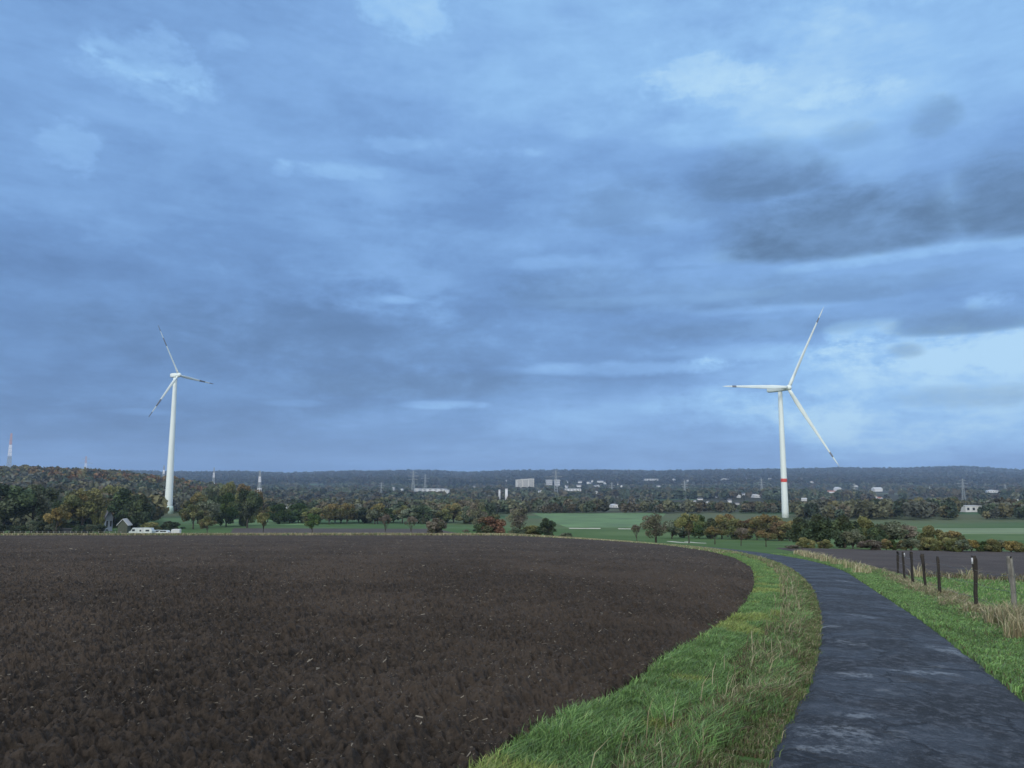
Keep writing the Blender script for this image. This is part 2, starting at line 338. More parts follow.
# ------------------------------------------------------------------ the ground: one sheet to the far ridge
def grid_faces(ni, nj):
    i = np.arange(ni - 1)[:, None]; j = np.arange(nj - 1)[None, :]; a = (i * nj + j)
    return np.stack([a, a + 1, a + nj + 1, a + nj], -1).reshape(-1, 4)
yy = np.concatenate([np.linspace(-80, 4, 30)[:-1], 4 * (9000 / 4.) ** np.linspace(0, 1, 520)])
uu = np.linspace(-1.5, 1.5, 420)
Y2, U2 = np.meshgrid(yy, uu, indexing='ij'); X2 = U2 * (np.maximum(Y2, 0) + 70)
V = np.stack([X2, Y2, zt(X2, Y2)], -1).reshape(-1, 3)
link('ground', raw_mesh('ground', V, grid_faces(*Y2.shape)[:, ::-1], ground_mat(), True), kind='structure')
def resample(P, step=None, n=None):
    P = np.asarray(P, float); d = np.r_[0, np.cumsum(np.hypot(*np.diff(P, axis=0).T))]
    if n is None: n = max(2, int(d[-1] / step))
    s = np.linspace(0, d[-1], n); return np.stack([np.interp(s, d, P[:, 0]), np.interp(s, d, P[:, 1])], -1)
def smooth_line(P, it=2):
    P = np.asarray(P, float)
    for _ in range(it):
        Q = [P[0]]
        for a, b in zip(P, P[1:]): Q += [a * .75 + b * .25, a * .25 + b * .75]
        Q.append(P[-1]); P = np.array(Q)
    return P
LEFT = smooth_line([(.15, 2.2), (.98, 4.2), (1.78, 5.8), (2.18, 6.74), (2.64, 7.6), (4.01, 10.63), (5.56, 14.43), (7.6, 19.78), (10.63, 28.4), (14.24, 40.45), (17.2, 53.2), (19, 66), (19.5, 82), (18, 95), (14.5, 114), (7.5, 137), (-8, 163), (-39, 188.5), (-90, 209), (-220, 226)])
RIGHT = smooth_line([(2.9, 2.6), (3.9, 4.6), (4.63, 6.25), (5.11, 7.43), (5.7, 8.93), (6.52, 11.04), (7.53, 13.64), (8.81, 17.03), (10.91, 22.94), (14.08, 31.89), (16.9, 39.8), (20.0, 52), (21.9, 66), (22.4, 82), (21, 96.5), (17.3, 116), (10, 140.5), (-6, 167), (-38, 192), (-89.5, 213), (-220, 230)])
FEDGE = smooth_line([(-1.9, 2.0), (-.68, 4.4), (-.12, 5.54), (.06, 6.18), (.40, 6.83), (.80, 7.43), (1.2, 8.15), (1.68, 9.45), (1.98, 10.21), (2.85, 12.08), (4.35, 15.41), (6.14, 20.3), (8.41, 27.07), (11.88, 38.8), (14.6, 51), (16.2, 64), (16.8, 82), (15.4, 94), (12, 112), (5, 135), (-10, 160), (-40, 185), (-90, 205.5), (-220, 222)])
# road with a camber, as a ribbon
n = 1500
def eq(P, n):   # samples denser near the viewer
    P = resample(P, n=6000); d = np.r_[0, np.cumsum(np.hypot(*np.diff(P, axis=0).T))]; s = d[-1] * (np.linspace(0, 1, n) ** 2.2)
    return np.stack([np.interp(s, d, P[:, 0]), np.interp(s, d, P[:, 1])], -1)
l = eq(LEFT, n); r = eq(RIGHT, n); k = 15; tt = np.linspace(0, 1, k)
X = l[:, None, 0] * (1 - tt) + r[:, None, 0] * tt; Yr = l[:, None, 1] * (1 - tt) + r[:, None, 1] * tt
edge = (np.minimum(tt, 1 - tt) < .01)
jit = (fbm(l[:, 1] * 3, l[:, 0] * 3, 3, 8) - .5) * .22; jit2 = (fbm(r[:, 1] * 3, r[:, 0] * 3, 3, 12) - .5) * .22
X[:, 0] += jit; X[:, -1] += jit2
Zr = zt(X, Yr) + .035 + .03 * (1 - (2 * tt - 1) ** 2) + (fbm(X * .7, Yr * .7, 3, 4) - .5) * .016
Zr = np.where(edge, zt(X, Yr) - .02, Zr)
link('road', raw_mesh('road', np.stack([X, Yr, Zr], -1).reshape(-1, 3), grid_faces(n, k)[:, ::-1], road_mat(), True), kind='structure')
# ploughed field
def inside(poly, x, y):
    c = np.zeros(x.shape, bool); P = np.asarray(poly); j = len(P) - 1
    for i in range(len(P)):
        xi, yi = P[i]; xj, yj = P[j]
        if yi != yj:
            c ^= ((yi > y) != (yj > y)) & (x < (xj - xi) * (y - yi) / (yj - yi) + xi)
        j = i
    return c
def dist_line(P, x, y, chunk=400000):
    P = np.asarray(P); A = P[:-1]; B = P[1:]; d = np.full(x.shape, 1e9)
    for a, b in zip(A, B):
        ab = b - a; t = np.clip(((x - a[0]) * ab[0] + (y - a[1]) * ab[1]) / (ab @ ab + 1e-9), 0, 1)
        d = np.minimum(d, np.hypot(x - a[0] - t * ab[0], y - a[1] - t * ab[1]))
    return d
FP = np.vstack([resample(FEDGE, n=260), [(-420, 215), (-420, 1.0), (-3, 1.0)]])
FE_C = resample(FEDGE, n=70)
def edge_dist(x, y):
    return dist_line(FE_C, x, y)
def soil_height(x, y):
    dist = np.hypot(x, y)
    near = 1 - sm(14, 60, dist)
    h = (fbm(x * 2.2, y * 2.2, 2, 21) - .5) * .10
    cl = fbm(x * 7, y * 7, 3, 30, .6); h = h + np.abs(cl - .5) * .22 * (1 - .6 * sm(60, 160, dist))
    h = h + (fbm(x * 24, y * 24, 2, 41) - .5) * .11 * near
    de = edge_dist(x, y)
    h = h + .034 * np.sin(de * 2 * math.pi / .6 + 3 * fbm(x * .3, y * .3, 2, 44))
    for c_ in (7.2, 9.0, 25.2, 27.0, 43.2, 45.0, 61.2, 63.0): h = h - .09 * np.exp(-((de - c_) / .22) ** 2)
    h = h - .10 * (1 - sm(.0, .55, de + (fbm(x * 2, y * 2, 2, 46) - .5) * .5))
    return h
yy = 4.2 * (232 / 4.2) ** np.linspace(0, 1, 1500); uu = np.linspace(-.92, .50, 1050)
Y2, U2 = np.meshgrid(yy, uu, indexing='ij'); X2 = U2 * (Y2 + .8)
X2 = X2 + (rng.random(X2.shape) - .5) * .3 * (uu[1] - uu[0]) * Y2
Z2 = zt(X2, Y2) + .10 + soil_height(X2, Y2)
ins = inside(FP, X2, Y2); fc = grid_faces(*Y2.shape)[:, ::-1]; keep = ins.ravel()[fc].all(1); fc = fc[keep]
used = np.zeros(X2.size, bool); used[fc.ravel()] = True; idx = np.cumsum(used) - 1
V = np.stack([X2, Y2, Z2], -1).reshape(-1, 3)[used]
SOIL = soil_mat('dark_ploughed_soil', (.015, .0118, .009), (.056, .043, .033))
fe = idx[fc]; E_ = np.sort(np.stack([fe, np.roll(fe, -1, 1)], -1).reshape(-1, 2), 1); k_ = E_[:, 0].astype(np.int64) * len(V) + E_[:, 1]
_, ct = np.unique(k_, return_counts=True); uq, first = np.unique(k_, return_index=True); rim = np.unique(E_[first[ct == 1]])
V[rim, 2] = zt(V[rim, 0], V[rim, 1]) - .03
link('ploughed_field', raw_mesh('ploughed_field', V, fe, SOIL, False), kind='structure')
# coarse side continuation of the field, outside the frame
def quad_patch(name, P, m, off=.03, nx=60, ny=60, rough=0.0):
    P = np.asarray(P, float); s = np.linspace(0, 1, nx)[:, None, None]; q = np.linspace(0, 1, ny)[None, :, None]
    G = (P[0] * (1 - s) + P[1] * s) * (1 - q) + (P[3] * (1 - s) + P[2] * s) * q
    x, y = G[..., 0], G[..., 1]; e = (fbm(x * .3, y * .3, 3, 6) - .5) * rough
    z = zt(x, y) + off + e
    ed = np.zeros(x.shape, bool); ed[0] = ed[-1] = True; ed[:, 0] = ed[:, -1] = True
    z = np.where(ed, zt(x, y) - .05, z)
    return link(name, raw_mesh(name, np.stack([x, y, z], -1).reshape(-1, 3), grid_faces(nx, ny)[:, ::-1], m, False), kind='structure')
SOIL2 = soil_mat('bluish_brown_ploughed_soil', (.030, .024, .021), (.066, .053, .046))
# field right of the road behind the pasture
FR = [at(812, 556), at(1150, 606), at(1150, 553), at(815, 548.5)]
quad_patch('ploughed_field', [(18.6, 36.6), (60, 33.5), (150, 97), (31, 93)], SOIL2, .08, 200, 200, .16)
quad_patch('ploughed_field', [(-90, 248), (-14, 252), (-30, 322), (-118, 330)], SOIL2, .12, 80, 60, .1)
GREENA = mat('young_winter_crop', (.075, .14, .045), .95, .25, .05)
GREENB = mat('pale_meadow_grass', (.115, .16, .07), .95, .2, .03)
quad_patch('field', [(24, 340), (60, 340), (118, 590), (14, 590)], GREENA, .15, 40, 60)
quad_patch('field', [(-185, 380), (-95, 372), (-120, 470), (-230, 480)], GREENA, .15, 40, 60)
quad_patch('field', [(150, 270), (205, 270), (260, 330), (170, 330)], GREENB, .15, 40, 60)
TRK = mat('pale_gravel', (.42, .40, .34), .95, .15, 2)
quad_patch('path', [(24, 327), (37, 325.5), (37.5, 330), (24, 332)], TRK, .12, 40, 8, .1)
quad_patch('path', [(44, 322), (53, 320.5), (53.5, 325), (44, 326.5)], TRK, .12, 40, 8, .1)
quad_patch('path', [(35.0, 158), (36.2, 158), (39.0, 190), (37.2, 190)], TRK, .06, 6, 30)
quad_patch('path', [(37.6, 155), (38.7, 155), (42.0, 186), (40.6, 186)], TRK, .06, 6, 30)
quad_patch('path', [(-230, 233), (-89, 218), (-89, 226), (-230, 246)], mat('dry_verge_ground', (.20, .17, .10), .95, .2, 2), .35, 80, 6)

# ------------------------------------------------------------------ grass (nobody could count it)
GRASS = attr_mat('grass_blades', .75, .25, .25)
def pal(cols, n): c = np.array(cols); return c[rng.integers(0, len(c), n)]
G_LUSH = [(.10, .19, .055), (.135, .24, .07), (.075, .145, .042), (.18, .28, .10), (.11, .18, .085)]
G_YEL = [(.125, .175, .06), (.095, .15, .045), (.15, .18, .075), (.07, .12, .035)]
G_DRY = [(.28, .25, .15), (.20, .17, .10), (.32, .29, .19), (.14, .12, .07), (.12, .15, .06)]
G_BROWN = [(.09, .065, .04), (.05, .04, .025), (.13, .10, .06), (.06, .08, .03)]
def blades(name, x, y, h, w, col, lean=.5, label=None, base=0.0, dirx=0.25):
    n = len(x); z = zt(x, y) + base; a = rng.random(n) * 2 * math.pi
    wx, wy = np.cos(a) * w / 2, np.sin(a) * w / 2
    la = rng.random(n) * 2 * math.pi; lm = h * lean * (.3 + rng.random(n)); lx = np.cos(la) * lm + dirx * h; ly = np.sin(la) * lm
    V = np.zeros((n, 5, 3))
    V[:, 0] = np.stack([x - wx, y - wy, z - .02], -1); V[:, 1] = np.stack([x + wx, y + wy, z - .02], -1)
    V[:, 2] = np.stack([x - wx * .8 + lx * .35, y - wy * .8 + ly * .35, z + h * .6], -1); V[:, 3] = np.stack([x + wx * .8 + lx * .35, y + wy * .8 + ly * .35, z + h * .6], -1)
    V[:, 4] = np.stack([x + lx, y + ly, z + h * (1 - .25 * lean)], -1)
    b = np.arange(n)[:, None] * 5; fl = np.concatenate([b + 0, b + 1, b + 3, b + 2, b + 2, b + 3, b + 4], 1)
    sizes = np.tile([4, 3], n); cc = np.repeat(col, 5, 0)
    me = raw_mesh(name, V.reshape(-1, 3), fl.ravel(), GRASS, False, sizes, {'col': ('POINT', cc)})
    return link(name, me, kind='stuff', label=label)
def strip(A, B, n, t0=0., t1=1., smin=0., smax=None, power=1.0):
    """random points between lines A and B; the part of the length between smin and smax metres"""
    A = resample(A, n=3000); B = resample(B, n=3000)
    # pair by nearest
    d = np.r_[0, np.cumsum(np.hypot(*np.diff(A, axis=0).T))]; smax = smax or d[-1]
    s = smin + (smax - smin) * rng.random(n) ** power; i = np.searchsorted(d, s).clip(0, len(A) - 1)
    nb = np.array([np.argmin(np.hypot(B[:, 0] - a[0], B[:, 1] - a[1])) for a in A[::10]]); nb = np.interp(np.arange(len(A)), np.arange(0, len(A), 10), nb).astype(int)
    nb = np.maximum.accumulate(nb); t = t0 + (t1 - t0) * rng.random(n)
    p = A[i] * (1 - t[:, None]) + B[nb[i]] * t[:, None]
    p += rng.normal(0, .03, p.shape); return p[:, 0], p[:, 1], t
def hmul(x, y): return .55 + .9 * fbm(x * 1.6, y * 1.6, 3, 50)
# left verge
N = 330000
x, y, t = strip(FEDGE, LEFT, N, -.02, 1.02, 0, 62, 1.9)
n1_ = fbm(x * 2.0, y * 2.0, 3, 60); tj = t + (fbm(x * .9, y * .9, 2, 70) - .5) * .28
ditch = np.exp(-((tj - .53) / .05) ** 2)
tj = np.where(tj < .56, tj * .5 / .56, .5 + (tj - .56) * .5 / .44); col = np.where((tj < .5)[:, None], pal(G_LUSH, N), pal(G_DRY, N) * .9)
gy = rng.random(N) < np.where(tj > .86, .65, np.where(tj > .5, .42 + .5 * (n1_ - .5), .06)); col = np.where(gy[:, None], pal(G_YEL, N), col)
gg = (rng.random(N) < .48 + 1.6 * (n1_ - .5)) & (tj > .5) & (tj < .86); col = np.where(gg[:, None], pal(G_LUSH, N), col)
br = rng.random(N) < np.where(tj < .5, .05, .22) + ditch * .7; col = np.where(br[:, None], pal(G_BROWN, N), col); tuft = fbm(x * 3.2, y * 3.2, 3, 62); lumps = fbm(x * 1.1, y * 1.1, 2, 66)
col = col * np.clip(.45 + 1.1 * tuft, .5, 1.4)[:, None]; col = np.where((lumps > .60)[:, None] & (tj < .5)[:, None], col * np.array([1.5, 1.12, 1.0]), col)
dst = np.hypot(x, y)
h = np.where(tj < .5, .125, np.where(tj > .86, .075, .15)) * (.25 + 1.5 * tuft) * (1 - .6 * ditch) * (.6 + .6 * rng.random(N)); h *= np.where(t < .02, .55, 1)
blades('verge_grass', x, y, h, .0042 + dst * .0006, col * (.75 + .5 * rng.random(N))[:, None], .7, 'long green and straw-coloured grass between the field and the lane')
# scattered tall dry stalks in the left verge
N = 500; x, y, t = strip(FEDGE, LEFT, N, .45, .80, 0, 55, 1.5)
blades('dry_grass', x, y, (.22 + .2 * rng.random(N)), .004 + np.hypot(x, y) * .0005, pal(G_DRY, N) * 1.15, .45, 'thin dry stalks standing in the ditch strip left of the lane')
# far verge of the field (dry, pale)
N = 90000; x, y, t = strip(FEDGE, LEFT, N, 0, 1, 62, None, .85)
dst = np.hypot(x, y); blades('dry_grass', x, y, (.30 + .25 * rng.random(N)) * (.45 + 1.6 * sm(90, 200, dst)), .02 + dst * .0012, np.where((rng.random(N) < np.where(dst > 100, .95, .70))[:, None], pal(G_DRY, N) * np.where(dst > 90, 1.35, 1.1)[:, None], pal(G_LUSH, N)), .4, 'pale dry grass along the far edge of the ploughed field')
# right verge: road edge to fence line and on to the pasture
posts = [(17.3, 35.3), (15.9, 31.9), (14.4, 28.3), (13.75, 26.2), (12.9, 23.8), (11.5, 19.6), (10.55, 16.6)]
FENCE = np.array([(19.2, 40.0)] + posts + [(9.9, 14.4), (9.2, 12.0), (8.5, 9.8), (7.9, 7.5)])[::-1]
# the right-hand fence runs beside the lane, about 1.7 m from it
RV = np.vstack([FENCE[:-1], [(19.4, 43), (21.9, 54), (24.5, 68)]])
N = 150000; x, y, t = strip(RIGHT, RV, N, -.02, 1.05, 3, 66, 1.7); dst = np.hypot(x, y)
tj = t + (fbm(x * .9, y * .9, 2, 75) - .5) * .35
dry = rng.random(N) < sm(.50, .92, tj) * .65 * np.where(dst > 38, .35, 1)
col = np.where(dry[:, None], pal(G_DRY, N), pal(G_LUSH, N)); br = rng.random(N) < .08; col = np.where(br[:, None], pal(G_BROWN, N), col)
tuft = fbm(x * 2.6, y * 2.6, 3, 64); col = col * np.clip(.45 + 1.1 * tuft, .5, 1.4)[:, None]
h = (.085 + .12 * sm(.55, .95, tj) * np.where(dry, 1.15, .7)) * (.25 + 1.5 * tuft) * (.6 + .6 * rng.random(N))
blades('verge_grass', x, y, h, .006 + dst * .0007, col * (.75 + .5 * rng.random(N))[:, None], .7, 'short green grass right of the lane turning dry at the fence')
# dry clumps right of fence in the near corner and along the pasture end
def clumps(name, pts, label, hh=.8, per=160, spread=.22, cols=G_DRY):
    xs = []; ys = []; hs = []; cs = []
    for (cx, cy) in pts:
        k = per; a = rng.random(k) * 6.283; rr = spread * np.sqrt(rng.random(k)); xs.append(cx + rr * np.cos(a)); ys.append(cy + rr * np.sin(a)); hs.append(hh * (.45 + .6 * rng.random(k)) * (1 - .3 * rr / spread)); cs.append(pal(cols, k) * (.8 + .5 * rng.random()))
    x = np.concatenate(xs); y = np.concatenate(ys); blades(name, x, y, np.concatenate(hs), .006 + np.hypot(x, y) * .0006, np.concatenate(cs), .55, label)
pts = []
for _ in range(24): t = rng.random(); b = FENCE[1:9]; q = resample(b, n=200)[int(t * 199)]; pts.append(q + rng.normal(0, .22, 2) + np.array([.15, 0]))
clumps('dry_grass', pts, 'straw-coloured tussocks along the foot of the wire fence', .36, 130, .20, [tuple(np.array(c) * 1.25) for c in G_DRY])
pts = [np.array([9.6, 13.4]) + rng.normal(0, .5, 2) for _ in range(8)] + [np.array([10.7, 15.8]) + rng.normal(0, .45, 2) for _ in range(14)]
clumps('dry_grass', pts, 'tall pale grass tussocks at the right edge beside the nearest posts', .75, 200, .25, [tuple(np.array(c) * 1.3) for c in G_DRY])
N = 60000   # pasture behind the fence
q = resample(FENCE, n=400)[(rng.random(N) ** 1.3 * 399).astype(int)]; off = 14 * rng.random(N) ** 1.2; x = q[:, 0] + off * .95; y = q[:, 1] + off * .12; x += .2
fieldedge = 34 + (x - 34) * .613; ok = (y < 34.6 - (x - 17) * .05) & (y < np.where(x > 23, 999, 99))
x, y = x[ok], y[ok]; N = len(x); dst = np.hypot(x, y); dr = rng.random(N) < .10
blades('pasture_grass', x, y, (.10 + .06 * rng.random(N)) * hmul(x, y), .008 + dst * .0009, np.where(dr[:, None], pal(G_DRY, N), pal(G_LUSH, N) * 1.1), .6, 'short bright green pasture grass behind the wire fence')
N = 5000   # dry line between pasture and field
s_ = rng.random(N); x = 17.6 + s_ * 24 + rng.normal(0, .3, N); y = 35.0 - s_ * 1.2 + rng.normal(0, .7, N); kk = fbm(x * .8, y * .8, 2, 93) > .47; x, y = x[kk], y[kk]; N = len(x)
blades('dry_grass', x, y, .15 + .35 * rng.random(N), .03, pal(G_DRY + G_BROWN, N) * 1.05, .8, 'dry grass at the far end of the pasture before the ploughed field')
pts = [np.array([18.2 + i * 1.6, 34.9 - i * .1]) + rng.normal(0, .3, 2) for i in (0, 1, 3, 5, 6, 9)]
clumps('dry_grass', pts, 'pale leaning tussocks at the far end of the pasture', .85, 60, .35, [tuple(np.array(c) * 1.2) for c in G_DRY])
pts = [np.array(at(px, py)) + np.array([.3, 0]) for px, py in ((799, 556), (803, 557), (806, 558), (812, 559), (815, 560), (795, 555), (822, 562), (833, 565), (846, 569), (855, 574))]
clumps('dry_grass', pts, 'tall pale tussocks right of the bend of the lane', .75, 90, .45, [tuple(np.array(c) * 1.35) for c in G_DRY])
# crumbs on the soil: straw bits and stones
def debris(name, n, label, kind):
    y = 4.6 * (70 / 4.6) ** (rng.random(n) ** .8); u = -.85 + 1.25 * rng.random(n); x = u * y
    keep = inside(FP, x, y) & (fbm(x * .35, y * .35, 3, 90) + .25 * rng.random(n) > .50); x, y = x[keep], y[keep]; n = len(x)
    z = zt(x, y) + .10 + soil_height(x, y) + .008; s = (.0022 + .004 * rng.random(n) ** 3) * (.8 + y * .07)
    a = rng.random(n) * 6.283; L = s * (1.2 + 3.2 * rng.random(n) ** 2); V = np.zeros((n, 4, 3)); c, sn = np.cos(a), np.sin(a); tl = (rng.random(n) - .3) * L
    for i, (p, q_) in enumerate(((-1, -1), (1, -1), (1, 1), (-1, 1))):
        V[:, i] = np.stack([x + p * L * c - q_ * s * .45 * sn, y + p * L * sn + q_ * s * .45 * c, z + p * tl + (q_ + 1) * s * .5], -1)
    link(name, raw_mesh(name, V.reshape(-1, 3), np.arange(4 * n).reshape(-1, 4), GRASS, False, None, {'col': ('POINT', np.repeat(pal([(.12, .10, .075), (.15, .13, .10), (.09, .075, .06), (.20, .18, .145)], n), 4, 0))}), kind=kind, label=label)
debris('straw_litter', 42000, 'pale straw bits and small stones strewn over the ploughed soil', 'stuff')

SHORT = {'trees on the wooded slope behind the left turbine': 'slope trees behind the left turbine', 'bushes that form the long hedge on the right': 'bushes in the long right hedge', 'trees in the line across the valley left of centre': 'trees across the valley left of centre', 'dark bushes under the left wood': 'bushes under the left wood', 'autumn trees behind the green field left of the right turbine': 'autumn trees beside the right turbine', 'far houses left of the tower block': 'far pale houses left of the tower block', 'houses on the far hillside': 'tiny pale houses in the far hillside village', 'houses in the valley left of the right turbine': 'pale houses in the valley left of the right turbine', 'houses in the valley right of the right turbine': 'pale houses in the valley right of the right turbine'}
# ------------------------------------------------------------------ trees
LEAF = attr_mat('leaves', .9, .18, .15, .10)
BARK = mat('bark', (.055, .045, .036), .95, .3, 6, .4)
def crown_pts(shape, nblob, rg):
    B = []
    for _ in range(nblob):
        for __ in range(50):
            p = rg.uniform(-1, 1, 3)
            if (p ** 2).sum() < 1: break
        zc = (p[2] + 1) / 2
        if shape == 'round': w = .40 * math.sin(math.pi * (0.12 + .80 * zc)) ** .7; c = (p[0] * w, p[1] * w, .32 + .56 * zc)
        elif shape == 'tall': w = .30 * math.sin(math.pi * (0.1 + .85 * zc)) ** .7; c = (p[0] * w, p[1] * w, .22 + .68 * zc)
        elif shape == 'bush': w = .46 * math.cos(zc * 1.25) ** .6; c = (p[0] * w, p[1] * w, .10 + .74 * zc)
        elif shape == 'spread': w = .46 * math.sin(math.pi * (0.2 + .7 * zc)) ** .6; c = (p[0] * w, p[1] * w, .46 + .44 * zc)
        B.append((np.array(c), rg.uniform(.07, .17) * (1.15 if shape == 'bush' else 1)))
    return B
def leaf_cloud(B, per, size, cols, rg, sz=1.0):
    Vs = []; Cs = []
    for c, r in B:
        k = int(per * (r / .12) ** 2); d = rg.normal(size=(k, 3)); d /= np.linalg.norm(d, axis=1)[:, None]
        p = c + d * r * (rg.random((k, 1)) ** .35) * np.array([1, 1, .85]); bc = cols[rg.integers(len(cols))] * rg.uniform(.7, 1.25)
        a = rg.normal(size=(k, 3)); a /= np.linalg.norm(a, axis=1)[:, None]; b = np.cross(a, rg.normal(size=(k, 3))); b /= np.linalg.norm(b, axis=1)[:, None] + 1e-9
        s = size * (.6 + .8 * rg.random((k, 1)))
        Q = np.stack([p - a * s - b * s * .6, p + a * s * .6 - b * s, p + a * s + b * s * .7, p - a * s * .7 + b * s], 1); Vs.append(Q.reshape(-1, 3))
        cc = bc[None] * rg.uniform(.7, 1.35, (k, 1)); Cs.append(np.repeat(cc, 4, 0))
    return np.concatenate(Vs), np.concatenate(Cs)
PALS = {
    'dark': [(.050, .074, .040), (.038, .056, .032), (.068, .092, .044), (.056, .068, .040)],
    'green': [(.045, .075, .025), (.06, .09, .03), (.035, .055, .02), (.075, .095, .035)],
    'greygreen': [(.085, .105, .068), (.10, .115, .08), (.065, .082, .05), (.11, .12, .075)],
    'olive': [(.11, .12, .048), (.14, .14, .058), (.08, .092, .04), (.10, .09, .045)],
    'gold': [(.20, .16, .055), (.16, .13, .045), (.24, .20, .08), (.10, .09, .035)],
    'autumn': [(.105, .10, .045), (.13, .105, .045), (.08, .09, .04), (.065, .065, .035), (.11, .115, .048)],
    'rust': [(.11, .08, .042), (.12, .095, .045), (.085, .07, .035), (.09, .09, .04)],
    'redbrown': [(.11, .062, .042), (.08, .052, .034), (.05, .055, .03), (.10, .075, .045)],
    'bare': [(.11, .095, .075), (.13, .11, .085), (.085, .078, .06), (.11, .11, .07)],
}
def trunk_mesh(shape, rg, B):
    m = MB(); top = {'round': .62, 'tall': .8, 'bush': .45, 'spread': .7}[shape]
    lean = rg.uniform(-.03, .03, 2); pts = [(lean[0] * t, lean[1] * t, t * top - (.03 if t == 0 else 0)) for t in (0, .3, .6, 1)]
    m.tube(pts, [.028, .022, .016, .006], 7)
    for c, r in B[::2][:9]:
        z0 = rg.uniform(.18, .45) * (.35 if shape == 'bush' else 1); m.tube([(lean[0] * z0, lean[1] * z0, z0), tuple((c * .55 + np.array([0, 0, z0 * .45]))), tuple(c)], [.012, .008, .003], 5)
    return m
PROTO = {}
for nm, (shape, pl, nb, per, size, seed) in {
    'dark_round': ('round', 'dark', 26, 150, .018, 1), 'dark_tall': ('tall', 'dark', 24, 150, .018, 2), 'green_round': ('round', 'green', 24, 150, .018, 3),
    'grey_round': ('round', 'greygreen', 24, 130, .018, 4), 'grey_tall': ('tall', 'greygreen', 22, 120, .018, 5), 'olive_round': ('round', 'olive', 24, 140, .018, 6),
    'gold_round': ('round', 'gold', 20, 150, .02, 7), 'autumn_round': ('round', 'autumn', 28, 150, .017, 8), 'autumn_tall': ('tall', 'autumn', 24, 150, .018, 9),
    'rust_spread': ('spread', 'rust', 16, 110, .02, 10), 'bare_spread': ('spread', 'bare', 16, 110, .018, 11), 'bare_tall': ('tall', 'bare', 20, 110, .016, 12), 'olive_spread': ('spread', 'olive', 16, 110, .02, 13),
    'red_bush': ('bush', 'redbrown', 26, 140, .022, 14), 'olive_bush': ('bush', 'olive', 24, 140, .022, 15), 'dark_bush': ('bush', 'dark', 24, 150, .022, 16), 'grey_bush': ('bush', 'greygreen', 24, 130, .022, 17), 'rust_bush': ('bush', 'bare', 24, 120, .022, 18), 'gold_bush': ('bush', 'gold', 22, 110, .022, 19), 'green_bush': ('bush', 'green', 26, 140, .02, 20), 'autumn_bush': ('bush', 'autumn', 28, 140, .02, 21), 'rust_bush2': ('bush', 'rust', 24, 140, .02, 22),
}.items():
    rg = np.random.default_rng(seed); B = crown_pts(shape, nb, rg); V, Cc = leaf_cloud(B, per, size, np.array(PALS[pl]) * 1.22, rg)
    PROTO[nm] = (raw_mesh('crown_' + nm, V, np.arange(len(V)).reshape(-1, 4), LEAF, False, None, {'col': ('POINT', Cc)}), trunk_mesh(shape, rg, B).mesh('trunk_' + nm, BARK, True), shape)
def tree(px, Y, top, wpx, proto, label, group=None, x=None):
    X, z, h = place(px, Y, top); wid = wpx * 1.12 / F * Y; crown, trunk, shape = PROTO[proto]; bush = shape == 'bush'
    bush = any(k in label for k in ('bush', 'shrub', 'scrub'))
    o = empty('bush' if bush else 'tree', (X, Y, z - .05), label, 'bush' if bush else 'tree', group, rz=random.uniform(0, 6.28))
    native = {'round': .98, 'tall': .78, 'bush': 1.08, 'spread': 1.1}[shape]; sx = wid / native; o.scale = (sx, sx, h / .98)
    link('foliage' if bush else 'crown', crown, o); link('stem' if bush else 'trunk', trunk, o)
    return o
LT = 'tree in the wood behind the field, left of the left turbine'
